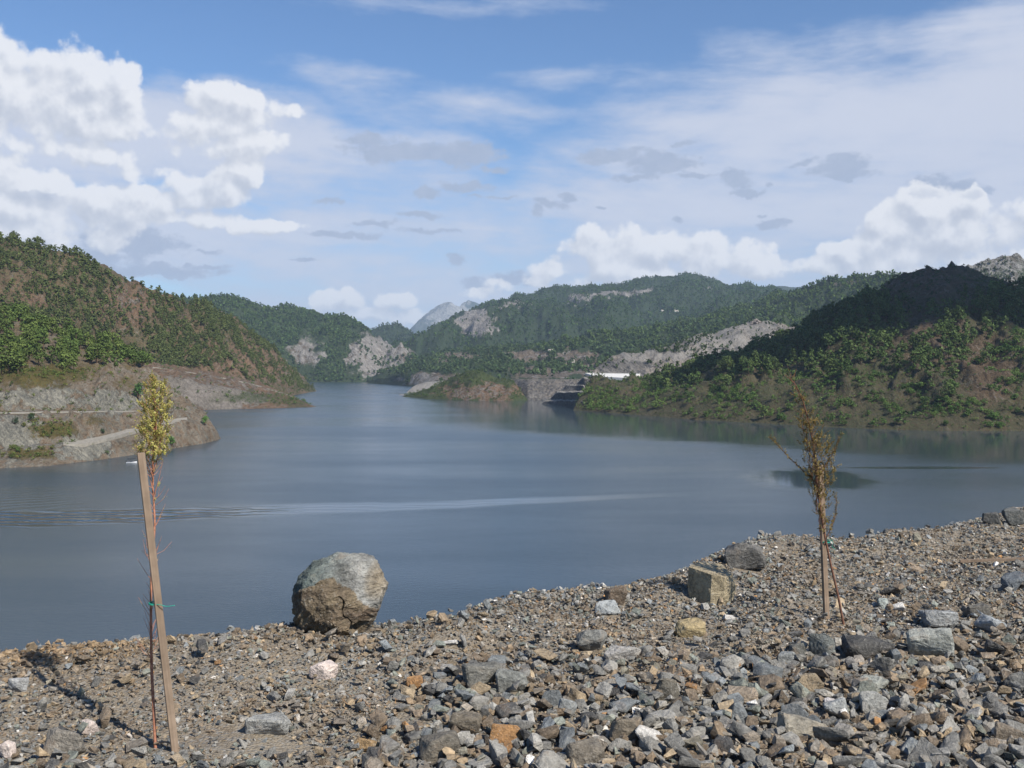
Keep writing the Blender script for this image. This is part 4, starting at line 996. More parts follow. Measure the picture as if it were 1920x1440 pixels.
# --- the big boulder: pale weathered back, brown broken front
def boulder():
    out = [(540,1125),(556,1084),(582,1060),(626,1041),(686,1038),(704,1056),(718,1090),(725,1102),(717,1118),(715,1150),(701,1172),(680,1194),(640,1203),(585,1198),(556,1178),(544,1150)]
    cx, cy = 634, 1120; k = (SH.y + .16) / F
    ang = np.array([math.atan2(-(y - cy), x - cx) for x, y in out]); rad = np.array([math.hypot(x - cx, y - cy) * k for x, y in out])
    o_ = np.argsort(ang); ang = ang[o_]; rad = rad[o_]; ang = np.concatenate([ang - 2 * np.pi, ang, ang + 2 * np.pi]); rad = np.concatenate([rad] * 3)
    bm = bmesh.new(); bmesh.ops.create_icosphere(bm, subdivisions=7, radius=1)
    co = np.array([v.co[:] for v in bm.verts]); x, y, z = co.T
    a = np.arctan2(z, x); s = np.sqrt(x * x + z * z); i1 = np.clip(np.searchsorted(ang, a), 1, len(ang) - 1); a1, a2, q1, q2 = ang[i1 - 1], ang[i1], rad[i1 - 1], rad[i1]; Rr = q1 * q2 * np.sin(a2 - a1) / (q1 * np.sin(a - a1) + q2 * np.sin(a2 - a)); s2 = s ** .66
    X = np.cos(a) * Rr * s2; Z = np.sin(a) * Rr * s2; Y = y * .24
    pxl = cx + X / k; pyl = cy - Z / k
    bx = [536, 545, 560, 580, 600, 620, 634, 648, 668, 676, 690, 705, 716]; by = [1114, 1112, 1100, 1093, 1086, 1073, 1067, 1077, 1084, 1092, 1118, 1134, 1142]
    edge = np.interp(pxl + 5 * fbm(X * 40, Z * 40, 3, 3), bx, by)
    brown = (pyl > edge) & (y < .25); gap = np.clip((pyl - edge) / 5, 0, 1) * (y < .25)
    Y = Y + (y < .3) * (1 - gap) * .035 - gap * (.045 + .04 * np.clip((pyl - edge) / 60, 0, 1))
    # cut the front into broad planes
    for nx, ny, nz, dd in [(-.25, -.9, .12, .215), (.45, -.85, .10, .225), (.1, -.8, -.55, .235), (-.75, -.5, -.2, .245), (.0, -.62, .75, .235), (-.55, -.2, .8, .232), (.75, -.3, .55, .262), (.2, -.3, .95, .232)]:
        L = math.sqrt(nx * nx + ny * ny + nz * nz); nx, ny, nz = nx / L, ny / L, nz / L
        ex = np.clip(X * nx + Y * ny + Z * nz - dd, 0, None) * .85; 
        X = X - nx * ex * .35; Y = Y - ny * ex; Z = Z - nz * ex * .35
    rb = np.random.default_rng(12); Pm = np.stack([X, Y, Z], 1)
    for _ in range(46):
        nn = rb.normal(size=3); nn[1] = -abs(nn[1]) * .9; nn /= np.linalg.norm(nn); q_ = Pm @ nn; lim = q_.max() * rb.uniform(.86, .96); Pm -= np.clip(q_ - lim, 0, None)[:, None] * nn * .96
    X, Y, Z = Pm.T
    q = X * .8 + Z * .6; rr = Z * .8 - X * .6
    jag = ridged(q * 4.5 + 3, rr * 13 + Y * 5, 33, 5, .6); fine = fbm(q * 20, rr * 34 + Y * 20, 35, 5, .62)
    d = np.where(brown, .020 * jag + .017 * fine, .012 * jag + .016 * fine)
    crack = np.exp(-((pxl - (652 + (pyl - 1110) * .42 + 5 * np.sin(pyl / 7))) / 1.5) ** 2) * (pyl > 1100) * (y < 0); d = d - .030 * crack
    hol = el(pxl, pyl, 690, 1178, 20, 16) * (y < 0); d = d - .12 * hol
    nrm = np.stack([x, y * 1.2, z], 1); nrm /= np.linalg.norm(nrm, axis=1)[:, None]
    C = np.stack([X, Y, Z], 1) + nrm * d[:, None]
    bm.verts.ensure_lookup_table()
    for v, c in zip(bm.verts, C): v.co = c
    me = bpy.data.meshes.new('boulder'); bm.to_mesh(me); bm.free()
    t1 = fbm(q * 9, rr * 9, 41, 4)[:, None]
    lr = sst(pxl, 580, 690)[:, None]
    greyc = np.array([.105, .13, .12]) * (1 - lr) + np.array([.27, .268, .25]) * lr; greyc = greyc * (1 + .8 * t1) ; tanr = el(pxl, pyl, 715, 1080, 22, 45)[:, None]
    greyc = greyc * (1 - tanr) + np.array([.3, .25, .18]) * tanr
    streak = ridged(q * 14, rr * 3, 47, 4)[:, None]; greyc = greyc * (1 - .4 * np.clip(-streak, 0, 1))
    br = np.array([.165, .128, .085]) + np.clip(t1, -.5, .5) * np.array([.12, .10, .06]) * 1.4
    col = np.where(brown[:, None], br, greyc)
    set_col(me, 'col', np.clip(col, .02, .7))
    o = link('boulder', me, M_bould); y0 = SH.y + .16
    o.location = ((cx - CX) * k, y0, CZ - (cy - HY) * k)
    tag(o, 'big boulder with a pale streaked top and a brown broken front standing on the crest', 'boulder')
boulder()
def tan_block():
    pts = [(-.04,-.13,-.02),(-.035,-.14,.10),(-.03,-.135,.215),(-.15,.02,-.01),(-.165,.03,.12),(-.155,.02,.235),(.13,-.04,-.01),(.155,-.03,.12),(.13,-.03,.20),(.05,.16,0),(.09,.15,.23),(-.06,.15,.25),(.05,-.12,.05),(.06,-.13,.19),(-.15,.03,.24)]
    bm = hull_bm(pts, 0, 4, .026, 77)
    me = bpy.data.meshes.new('block'); bm.to_mesh(me); bm.free()
    o = link('rock', me, M_stone); o.location = (TB.x - .0, TB.y + .12, float(gz(TB.x, TB.y + .1)) - .01); o.scale = (.98, 1, .98); o.color = (.33, .275, .18, 1)
    tag(o, 'squat tan block rock with a flat top and a dark shaded left side', 'rock')
tan_block()

# --- the next largest stones, each its own object
COLS = [(GREY, 'grey'), (GREY2, 'pale grey'), (BROWN, 'brown'), (TAN, 'tan'), (BLUE, 'blue grey'), (GREEN, 'greenish grey'), (DARK, 'dark'), (WHITE, 'whitish'), (ORANGE, 'orange brown')]
CW = np.array([.25, .18, .19, .10, .10, .08, .08, .018, .008]); CW = CW / CW.sum()
def rub(px, py):   # where the coarse rubble lies
    return np.clip(.12 + 1.0 * sst(py, 1200, 1330) * sst(px, 600, 860) + .45 * sst(px, 1250, 1600) * sst(py, 1130, 1220) + .3 * sst(py, 1390, 1430) - .9 * el(px, py, 470, 1370, 150, 50) - .1, .03, 1)
n = 0; tries = 0
while n < 245 and tries < 60000:
    tries += 1
    px = rh.uniform(-20, 1940); py = 960 + 500 * rh.uniform() ** .8; p = g_hit(px, py)
    if p.y > edge_y(p.x) - .12 or rh.uniform() > rub(px, py): continue
    sz = rh.uniform(.065, .165) if px > 850 and py > 1230 else rh.uniform(.055, .12) if px > 600 else rh.uniform(.045, .09)
    if not free(p.x, p.y, sz * .5): continue
    placed.append((p.x, p.y, sz * .5)); n += 1
    ci = rh.choice(len(COLS), p=CW); col = np.array(COLS[ci][0]) * rh.uniform(.8, 1.2)
    o = bpy.data.objects.new('stone', SP[rh.integers(0, len(SP))]); COL.objects.link(o)
    s = sz * rh.uniform(.85, 1.2, 3); o.scale = s; o.rotation_euler = (rh.uniform(-.6, .6), rh.uniform(-.6, .6), rh.uniform(0, 6.28))
    o.location = (p.x, p.y, float(gz(p.x, p.y)) + s[2] * rh.uniform(.18, .32)); o.color = (*col, 1)
    zone = ('rubble around the leaning stake' if px < 420 else 'rubble in front of the big boulder' if px < 900 else 'rubble in front of the tan block' if px < 1440 else 'rubble below the brown sapling') if py > 1250 else ('gravel beneath the far crest' if px > 1150 else 'gravel near the big boulder')
    tag(o, 'loose %s angular stone in the %s' % (COLS[ci][1], zone), 'stone', 'loose %s stones in the %s' % (COLS[ci][1], zone))

# --- gravel: nobody could count it
def gravel():
    r = np.random.default_rng(23); protos = []
    for k in range(26):
        nn = [8, 10, 13][k % 3]; bm = hull_bm([tuple(p) for p in rnd_pts(r, nn, (1, r.uniform(.55, .95), r.uniform(.3, .75)))]); bm.verts.ensure_lookup_table(); bm.verts.index_update()
        protos.append((np.array([v.co[:] for v in bm.verts]), np.array([[v.index for v in f.verts] for f in bm.faces]))); bm.free()
    Vs, Fs, Cs = [], [], []; off = 0
    def lay(N, s0, s1, powr, dens, lift, ks, side=False):
        nonlocal off
        m = N * 3; y = r.uniform(3.3, 14.5, m); x = y * r.uniform(-.56, .56, m); keep = r.uniform(0, 1, m) < y / 14.5 * (2.1 if True else 1)
        x, y = x[keep], y[keep]
        if side:   # the bank goes on to both sides and behind
            x = r.uniform(-9, 11, m); y = r.uniform(-1.5, 14.5, m); k0 = (np.abs(x) > y * .555) | (y < 3.3); x, y = x[k0], y[k0]; y = np.where(np.abs(y) < .05, .05, y)
        px = CX + F * x / y; py = HY + F * EYE / y
        e = edge_y(x) - y; d = dens(px, py, x, y) * np.where(e > -.25, 1, .12) * (e > -1.2) 
        k = r.uniform(0, 1, len(x)) < d; x, y, px, py = x[k][:N], y[k][:N], px[k][:N], py[k][:N]
        ns = len(x); sz = s0 + (s1 - s0) * r.uniform(0, 1, ns) ** powr
        ok = np.ones(ns, bool)
        for a, b, c in placed[:6 + len(LIST) + 2]:
            ok &= ((x - a) ** 2 + (y - b) ** 2) > (c * .75) ** 2
        x, y, px, py, sz = x[ok], y[ok], px[ok], py[ok], sz[ok]; ns = len(x)
        z = gz(x, y) + sz * r.uniform(.05, .30, ns) + lift * r.uniform(0, 1, ns) ** 2
        ci = r.choice(len(COLS), ns, p=CW); base = np.array([c[0] for c in COLS])[ci]
        warm = sst(-px, -520, -60) * sst(-py, -1345, -1250) * .85 + .35 * (fbm(x / .5, y / .5, 303, 3) > .12)
        wc = np.array([.27, .19, .11]) * r.uniform(.6, 1.3, (ns, 1)); mixw = (np.clip(warm, 0, 1) * (r.uniform(0, 1, ns) < .75))[:, None]
        base = base * (1 - mixw) + wc * mixw; base = base * r.uniform(.70, 1.35, (ns, 1)) * 1.15
        which = r.integers(0, len(ks), ns)
        for w_ in range(len(ks)):
            s_ = which == w_; c_ = s_.sum()
            if not c_: continue
            PV, PF = protos[ks[w_]]; sc = sz[s_][:, None] * r.uniform(.8, 1.2, (c_, 3))
            yaw = r.uniform(0, 6.283, c_); ax = r.normal(0, .38, c_); ay = r.normal(0, .38, c_)
            Q = PV[None] * sc[:, None, :]
            cx_, sx_ = np.cos(ax)[:, None], np.sin(ax)[:, None]; Q = np.stack([Q[..., 0], Q[..., 1] * cx_ - Q[..., 2] * sx_, Q[..., 1] * sx_ + Q[..., 2] * cx_], -1)
            cx_, sx_ = np.cos(ay)[:, None], np.sin(ay)[:, None]; Q = np.stack([Q[..., 0] * cx_ + Q[..., 2] * sx_, Q[..., 1], -Q[..., 0] * sx_ + Q[..., 2] * cx_], -1)
            cx_, sx_ = np.cos(yaw)[:, None], np.sin(yaw)[:, None]; Q = np.stack([Q[..., 0] * cx_ - Q[..., 1] * sx_, Q[..., 0] * sx_ + Q[..., 1] * cx_, Q[..., 2]], -1)
            Q += np.stack([x[s_], y[s_], z[s_]], -1)[:, None, :]
            nv = len(PV); Vs.append(Q.reshape(-1, 3)); Fs.append((PF[None] + (np.arange(c_) * nv)[:, None, None] + off).reshape(-1, 3)); Cs.append(np.repeat(base[s_], nv, axis=0)); off += nv * c_
    bare = lambda px, py: 1 - .93 * np.clip(2.2 * el(px, py, 455, 1372, 135, 34) + 1.6 * el(px, py, 760, 1345, 60, 12), 0, 1)
    lay(52000, .010, .028, 1.3, lambda px, py, x, y: np.clip(bare(px, py) + .04, 0, 1), .008, [0, 3, 6, 9, 12, 15])
    lay(22000, .024, .050, 1.6, lambda px, py, x, y: bare(px, py) * np.clip(.55 + 1.2 * fbm(x / .7, y / .7, 301, 3), .1, 1), .02, [1, 4, 7, 10, 13, 16, 19])
    lay(8500, .045, .095, 1.8, lambda px, py, x, y: bare(px, py) * np.clip(rub(px, py) * 1.1 + .05, 0, 1), .045, [2, 5, 8, 11, 14, 17, 20, 23])
    one = lambda px, py, x, y: 1 + 0 * x
    lay(30000, .012, .034, 1.3, one, .008, [0, 3, 6, 9, 12, 15], True); lay(16000, .03, .06, 1.6, one, .02, [1, 4, 7, 10, 13, 16, 19], True); lay(4500, .055, .12, 1.8, one, .04, [2, 5, 8, 11, 14, 17, 20, 23], True)
    V = np.concatenate(Vs); Fc = np.concatenate(Fs)
    me = np_mesh('gravel', V, Fc.ravel(), np.full(len(Fc), 3)); set_col(me, 'col', np.concatenate(Cs)); tag(link('gravel', me, M_gravel), kind='stuff')
gravel()

# ------------------------------------------------------------------ wood
def wood_mat(name, c1, c2):
    m, n, b = new_mat(name); t = n.node('ShaderNodeTexCoord').outputs['Object']
    g = n.noise(n.v('MULTIPLY', t, (60, 60, 2.2)), 1., 5, .65); f = n.noise(t, 9., 4, .6)
    n.l.new(n.mix(n.ss(f, .35, .65, 0, .5), n.mix(n.ss(g, .3, .7), c1, c2), tuple(x * .6 for x in c1)), b.inputs['Base Color'])
    bp = n.node('ShaderNodeBump'); bp.inputs['Distance'].default_value = .002; n.l.new(g, bp.inputs['Height']); n.l.new(bp.outputs[0], b.inputs['Normal']); return m
M_wood = wood_mat('weathered_timber', (.19, .140, .100), (.29, .218, .160))
M_bark2, n_, b_ = new_mat('reddish_bark'); p_ = n_.node('ShaderNodeNewGeometry').outputs['Position']
n_.l.new(n_.mix(n_.ss(n_.noise(p_, 60., 4, .6), .3, .7), (.24, .10, .06), (.42, .20, .13)), b_.inputs['Base Color'])
M_bark3, n_, b_ = new_mat('dark_twig_bark'); p_ = n_.node('ShaderNodeNewGeometry').outputs['Position']
n_.l.new(n_.mix(n_.ss(n_.noise(p_, 60., 4, .6), .3, .7), (.10, .05, .035), (.20, .10, .065)), b_.inputs['Base Color'])
M_wire, n_, b_ = new_mat('green_wire'); b_.inputs['Base Color'].default_value = (.03, .30, .22, 1); b_.inputs['Roughness'].default_value = .4
def at(px, py, D): return Vector(((px - CX) / F * D, D, CZ - (py - HY) / F * D))
def stake(base, top, wpx, D, label, rot):
    b, t = Vector(base), Vector(top); ax = (t - b); L = ax.length; wd = wpx / F * D
    bm = bmesh.new(); bmesh.ops.create_cube(bm, size=1, matrix=Matrix.Translation((0, 0, .5)))
    for v in bm.verts: v.co.x *= wd; v.co.y *= wd * .85; v.co.z *= L
    bmesh.ops.bevel(bm, geom=list(bm.edges), offset=.0018, segments=1, affect='EDGES')
    me = bpy.data.meshes.new('stake'); bm.to_mesh(me); bm.free()
    o = link('wooden_stake', me, M_wood); q = ax.to_track_quat('Z', 'Y'); o.rotation_mode = 'QUATERNION'
    o.rotation_quaternion = Vector((0, 0, 1)).rotation_difference(ax.normalized()) @ Matrix.Rotation(rot, 3, 'Z').to_quaternion(); o.location = b
    tag(o, label, 'stake'); return o
D1, D2 = ST1.y, ST2.y
stake(at(330, 1422, D1), at(264, 849, D1 - .02), 13.5, D1, 'leaning squared wooden stake holding the yellow green sapling', .46)
stake(at(1550, 1172, D2), at(1538, 872, D2), 9.5, D2, 'upright squared wooden stake half hidden by the sparse brown sapling', .25)
def bez(pts, n=6):
    P = [Vector(p) for p in pts]; out = []
    for i in range(len(P) - 1):
        p0, p1, p2, p3 = P[max(i - 1, 0)], P[i], P[i + 1], P[min(i + 2, len(P) - 1)]
        for k in range(n):
            t = k / n; out.append(.5 * ((2 * p1) + (p2 - p0) * t + (2 * p0 - 5 * p1 + 4 * p2 - p3) * t * t + (-p0 + 3 * p1 - 3 * p2 + p3) * t ** 3))
    out.append(P[-1]); return out
def leaf_mat2(name, c1, c2):
    m, n, b = new_mat(name); r = n.node('ShaderNodeNewGeometry').outputs['Random Per Island']
    n.l.new(n.mix(r, c1, c2), b.inputs['Base Color']); b.inputs['Roughness'].default_value = .6
    tr = n.node('ShaderNodeBsdfTranslucent'); n.l.new(n.mix(r, c1, c2), tr.inputs[0]); mx = n.node('ShaderNodeMixShader'); mx.inputs[0].default_value = .3
    n.l.new(b.outputs[0], mx.inputs[1]); n.l.new(tr.outputs[0], mx.inputs[2]); n.l.new(mx.outputs[0], n.n['Material Output'].inputs[0]); return m
M_yel = leaf_mat2('yellow_green_sprays', (.31, .31, .08), (.55, .49, .17)); M_brn = leaf_mat2('withered_sprays', (.15, .12, .038), (.29, .21, .07))
def twig_leaves(Vl, p, d, L, n, ls, r):
    """scale-like leaflets along a short twig"""
    d = d.normalized(); s = d.cross(Vector((r.uniform(-1, 1), r.uniform(-1, 1), .3))).normalized(); q = d.cross(s)
    for i in range(n):
        t = i / n; a = r.uniform(0, 6.28); out = (s * math.cos(a) + q * math.sin(a)); c = p + d * (L * t)
        e = (d * .45 + out).normalized() * ls * r.uniform(.7, 1.3); wv = e.cross(out + d * .3).normalized() * ls * .34
        Vl += [c, c + e * .5 + wv, c + e, c + e * .5 - wv]
def sapling(D, stem, srad, label, group, env, ntw, nbr, leafmat, barkmat, ls, tl, extra=(), dry=0, dryrange=None, seed=1):
    r = random.Random(seed); base = at(*stem[0], D); root = empty('sapling', base)
    pts = bez([at(x, y, D + r.uniform(-.01, .01)) for x, y in stem]); n = len(pts)
    tb = MB().add(tube([p - base for p in pts], [srad * (1 - .82 * i / n) for i in range(n)], 7)); tb.build('trunk', barkmat, root, True)
    stx = lambda py: np.interp(py, [p[1] for p in stem][::-1], [p[0] for p in stem][::-1])
    k = D / F; br = MB(); Vl = []
    ys = [e[0] for e in env]
    for i in range(ntw):
        py = r.choice(ys) if False else np.interp(r.random(), np.linspace(0, 1, 40), np.interp(np.linspace(0, 1, 40), CDF(env), np.linspace(ys[0], ys[-1], 60)))
        off, wd = np.interp(py, ys, [e[1] for e in env]), np.interp(py, ys, [e[2] for e in env])
        a = r.uniform(0, 6.283); q = math.sqrt(r.random()) * 1.0
        c = at(stx(py) + off, py, D) + Vector((math.cos(a) * wd * q * k, math.sin(a) * wd * q * k * .8, 0))
        root_p = at(stx(py), min(py + 30 + r.uniform(0, 40), stem[0][1] - 5), D)
        dr = (c - root_p).normalized() + Vector((r.uniform(-1.1, 1.1), r.uniform(-1.1, 1.1), r.uniform(-.3, .9)))
        L = tl * r.uniform(.6, 1.4)
        twig_leaves(Vl, c - base, dr, L, int(10 + 8 * r.random()), ls, r)
        br.add(tube([c - base, c - base + dr.normalized() * L], [.0008, .0004], 3)) if i % 2 else None
        if i < nbr: br.add(tube(bez([root_p - base, (root_p * .45 + c * .55) - base + Vector((0, 0, -.01)), c - base], 4), [.0022, .002, .0018, .0016, .0014, .0012, .001, .0009, .0008], 4))
    for poly in extra:
        pp = [at(x, y, D + .02 * i) - base for i, (x, y) in enumerate(poly)]; cc = bez(pp, 6); br.add(tube(cc, [.0034 * (1 - .8 * i / len(cc)) for i in range(len(cc))], 5))
        for j in range(2, len(cc)):
            for _ in range(2):
                dd = (cc[j] - cc[j - 1]).normalized() + Vector((r.uniform(-.9, .9), r.uniform(-.9, .9), r.uniform(-.3, .9)))
                twig_leaves(Vl, cc[j], dd, tl * r.uniform(.5, 1.), 9, ls, r)
    for i in range(dry):
        py = r.uniform(*dryrange); c = at(stx(py), py, D) - base; dd = Vector((r.uniform(-1, 1), r.uniform(-1, 1), r.uniform(.4, 1.6))).normalized(); L = r.uniform(.03, .11)
        m_ = c + dd * L * .5 + Vector((r.uniform(-.01, .01), 0, 0)); br.add(tube([c, m_, c + dd * L + Vector((0, 0, .015))], [.0014, .001, .0006], 3))
        if r.random() < .5: twig_leaves(Vl, m_, dd, L * .5, 5, ls * .7, r)
    br.build('branches', barkmat, root, False)
    V = np.array([tuple(v) for v in Vl]); me = np_mesh('foliage', V, np.arange(len(V)), np.full(len(V) // 4, 4)); link('foliage', me, leafmat, root)
    tag(root, label, 'sapling', group); return root
def CDF(env):
    ys = np.linspace(env[0][0], env[-1][0], 60); w_ = np.interp(ys, [e[0] for e in env], [e[2] * e[3] for e in env]); c = np.cumsum(w_); return (c - c[0]) / (c[-1] - c[0])
sapling(SA1.y, [(292,1412),(288,1330),(284,1240),(283,1130),(285,1060),(290,980),(286,900),(289,820),(292,760),(291,716)], .0075,
        'slender sapling with a dense yellow green crown tied to the leaning stake', None,
        [(708,0,3,.8),(722,0,17,1),(745,0,27,1),(772,-1,26,1.1),(800,-4,30,1.1),(825,-3,31,1.1),(850,-3,30,.9),(866,3,20,.6),(885,6,11,.25),(915,6,9,.10)], 480, 30, M_yel, M_bark2, .0085, .032, dry=70, dryrange=(880, 1240), seed=4,
        extra=[])
sapling(SA2.y, [(1583,1178),(1572,1120),(1556,1050),(1543,985),(1533,915),(1527,850),(1518,800),(1508,760),(1492,722),(1470,702)], .0085,
        'sparse brown sapling with withered sprays leaning against the upright stake', None,
        [(740,-3,8,.2),(780,-2,15,.4),(810,4,24,.9),(850,8,30,1.1),(880,8,30,1.1),(905,5,26,1),(930,2,20,.9),(960,4,13,.9),(990,4,12,.7),(1015,4,8,.4)], 430, 34, M_brn, M_bark3, .0105, .04, dry=60, dryrange=(700, 1010), seed=9,
        extra=[[(1536,912),(1512,888),(1484,862),(1460,836),(1446,822)], [(1530,905),(1550,870),(1566,840),(1576,815)], [(1545,1020),(1562,980),(1568,955),(1567,930)]])
def tie(D, cx, cy, rx, tail, label):
    pts = []; 
    for i in range(44):
        a = i / 12 * 2 * math.pi; pts.append(at(cx, cy, D) + Vector((math.cos(a) * rx, math.sin(a) * rx * .9, .004 * math.sin(a * 1.3 + 1) + .0016 * (i / 12))))
    last = pts[-1]; tp = [at(x, y, D - .03) for x, y in tail]; pts += bez([last] + tp, 5)[1:]
    m = MB().add(tube(pts, .0016, 5)); tag(m.build('wire_tie', M_wire, None, True), label, 'tie')
tie(D1, 289, 1133, .022, [(300, 1134), (312, 1137), (328, 1135)], 'green wire wound round the leaning stake with a loose end sticking out')
tie(D2, 1548, 1017, .030, [(1556, 1012), (1562, 1018), (1560, 1024), (1566, 1030)], 'green wire knotted round the upright stake and the brown sapling')
# lath lying on the gravel, stick at the sapling's foot
def lath():
    a = g_hit(1800, 1060); b = g_hit(1985, 1056); a.z += .035; b.z += .045
    m = MB(); L = (b - a).length; d = (b - a).normalized(); s = Vector((-d.y, d.x, 0)).normalized(); u = d.cross(s)
    V = [a + s * x * .016 + u * z * .010 + d * (L * t) for t in (0, .5, 1) for x, z in ((-1, -1), (1, -1), (1, 1), (-1, 1))]
    Fc = [(3, 2, 1, 0), (8, 9, 10, 11)] + [(i * 4 + k, i * 4 + (k + 1) % 4, i * 4 + 4 + (k + 1) % 4, i * 4 + 4 + k) for i in range(2) for k in range(4)]
    c = (a + b) / 2; m.add(([v - c for v in V], Fc)); o = m.build('wooden_lath', M_wood); o.location = c
    tag(o, 'thin wooden lath lying flat on the gravel at the right edge', 'lath')
lath()
p0 = g_hit(288, 1403); p1 = g_hit(337, 1410); m = MB().add(tube(bez([p0 + Vector((0, 0, .02)), (p0 + p1) / 2 + Vector((0, .01, .03)), p1 + Vector((0, 0, .016))]), [.006, .006, .005, .005, .005, .004, .005, .005, .005, .004, .004, .003, .003], 6))
tag(m.build('stick', M_wood, None, True), 'short bleached stick lying at the feet of sapling and stake', 'stick')
# withered needles caught between stones
def litter():
    r = random.Random(8); V = []; 
    for cx_, cy_, nn, sp in [(1140,1190,90,26),(1165,1300,50,20),(1285,1290,60,22),(1440,1275,90,34),(1270,1275,60,24),(690,1335,40,30),(85,1238,160,30),(930,1380,30,30),(1700,1350,40,30)]:
        for _ in range(nn):
            p = g_hit(cx_ + r.gauss(0, sp), cy_ + r.gauss(0, sp * .35)); p.z += r.uniform(.012, .05); a = r.uniform(0, 6.28); d = Vector((math.cos(a), math.sin(a), r.uniform(-.1, .35))) * r.uniform(.015, .05); s = Vector((-d.y, d.x, 0)).normalized() * .0013
            V += [p - s, p + s, p + d + s * .3, p + d - s * .3]
    V = np.array([tuple(v) for v in V]); me = np_mesh('needle_litter', V, np.arange(len(V)), np.full(len(V) // 4, 4))
    m, n, b = new_mat('dry_needles'); b.inputs['Base Color'].default_value = (.32, .17, .07, 1); tag(link('needle_litter', me, m), kind='stuff')
litter()

# ------------------------------------------------------------------ boat on the lake
def boat():
    D = 485.; root = empty('motor_boat', ((246.5 - CX) / F * D, D, 0), R(6)); k = D / F
    mw, n, b = new_mat('white_hull_paint'); b.inputs['Base Color'].default_value = (.62, .62, .64, 1); b.inputs['Roughness'].default_value = .35
    md, n, b = new_mat('dark_canvas'); b.inputs['Base Color'].default_value = (.015, .018, .022, 1)
    mm, n, b = new_mat('grey_metal'); b.inputs['Base Color'].default_value = (.25, .26, .28, 1); b.inputs['Metallic'].default_value = .6; b.inputs['Roughness'].default_value = .4
    # hull by sections from stern to bow
    secs = []; xs = [-2.3, -1.2, 0, 1.1, 1.9, 2.5]; hw = [.85, .95, .95, .8, .45, .04]; sh = [.55, .55, .56, .62, .72, .82]; kd = [-.15, -.2, -.2, -.15, 0, .3]
    V = []; Fc = []
    for x, w_, s_, kk in zip(xs, hw, sh, kd):
        V += [(x, -w_, s_), (x, -w_ * .85, .1), (x, 0, kk), (x, w_ * .85, .1), (x, w_, s_), (x, w_ * .86, s_), (x, w_ * .7, .22), (x, -w_ * .7, .22), (x, -w_ * .86, s_)]
    for i in range(5):
        for j in range(9): a = i * 9 + j; b2 = i * 9 + (j + 1) % 9; Fc.append((a, b2, b2 + 9, a + 9))
    Fc += [tuple(range(9))[::-1], tuple(45 + j for j in range(9))]
    MB().add((V, Fc)).build('hull', mw, root)
    # canopy, slightly arched
    V = []; Fc = []
    for i, x in enumerate(np.linspace(-1.75, 1.55, 7)):
        for j, y in enumerate(np.linspace(-.95, .95, 7)):
            z = 1.98 + .12 * (1 - (y / .95) ** 2) + .05 * math.sin(x * 2); V += [(x, y, z)]
    for i in range(6):
        for j in range(6): a = i * 7 + j; Fc.append((a, a + 1, a + 8, a + 7))
    nb = len(V); V += [(x, y, z - .13) for x, y, z in V]; Fc += [tuple(q + nb for q in f)[::-1] for f in Fc]
    rim = [0, 1, 2, 3, 4, 5, 6, 13, 20, 27, 34, 41, 48, 47, 46, 45, 44, 43, 42, 35, 28, 21, 14, 7]
    for q in range(24): a, b2 = rim[q], rim[(q + 1) % 24]; Fc.append((a, a + nb, b2 + nb, b2))
    MB().add((V, Fc)).build('canopy', md, root)
    for x in (-1.6, 1.4):
        for y in (-.85, .85): MB().add(tube([(x, y, .5), (x * .98, y, 1.25), (x * .97, y, 1.95)], .03, 6)).build('canopy_post', mm, root)
    MB().box((-.2, 0, .42), (.4, 1.3, .36)).box((-.38, 0, .72), (.06, 1.3, .3)).build('bench', md, root)
    MB().box((-2.42, 0, .75), (.3, .34, .5)).box((-2.46, 0, .15), (.12, .1, .9)).build('outboard_motor', md, root)
    MB().box((.75, .2, .62), (.25, .6, .55)).box((.86, .2, 1.02), (.04, .62, .28)).build('console', mm, root)
    tag(root, 'small white motor boat with a dark canopy off the left shore', 'boat')
    # seated person
    me = bpy.data.meshes.new('person')
    J = {'pel': (0, 0, .62, .13), 'ch': (.04, 0, .98, .16), 'nk': (.06, 0, 1.18, .06), 'hd': (.09, 0, 1.33, .105), 'ht': (.09, 0, 1.43, .07),
         'sl': (.03, .19, 1.1, .065), 'elb': (.14, .25, .86, .05), 'hal': (.36, .2, .84, .035), 'sr': (.03, -.19, 1.1, .065), 'er': (.14, -.25, .86, .05), 'har': (.36, -.2, .84, .035),
         'kl': (.44, .12, .62, .075), 'al': (.5, .12, .27, .05), 'fl': (.64, .12, .25, .045), 'kr': (.44, -.12, .62, .075), 'ar': (.5, -.12, .27, .05), 'fr': (.64, -.12, .25, .045)}
    ks = list(J); E = [('pel', 'ch'), ('ch', 'nk'), ('nk', 'hd'), ('hd', 'ht'), ('ch', 'sl'), ('sl', 'elb'), ('elb', 'hal'), ('ch', 'sr'), ('sr', 'er'), ('er', 'har'), ('pel', 'kl'), ('kl', 'al'), ('al', 'fl'), ('pel', 'kr'), ('kr', 'ar'), ('ar', 'fr')]
    me.from_pydata([J[q][:3] for q in ks], [(ks.index(a), ks.index(b2)) for a, b2 in E], [])
    mc, n, b = new_mat('dark_clothing'); b.inputs['Base Color'].default_value = (.03, .04, .07, 1)
    o = bpy.data.objects.new('person', me); COL.objects.link(o); me.materials.append(mc)
    md_ = o.modifiers.new('skin', 'SKIN'); 
    for i, q in enumerate(ks): me.skin_vertices[0].data[i].radius = (J[q][3], J[q][3])
    me.skin_vertices[0].data[0].use_root = True
    sb = o.modifiers.new('sub', 'SUBSURF'); sb.levels = 1; sb.render_levels = 1
    o.matrix_world = Matrix.Translation(root.location) @ Matrix.Rotation(R(6), 4, 'Z') @ Matrix.Translation((-.15, -.1, 0))
    tag(o, 'person in dark clothing sitting under the canopy of the boat', 'person')
boat()

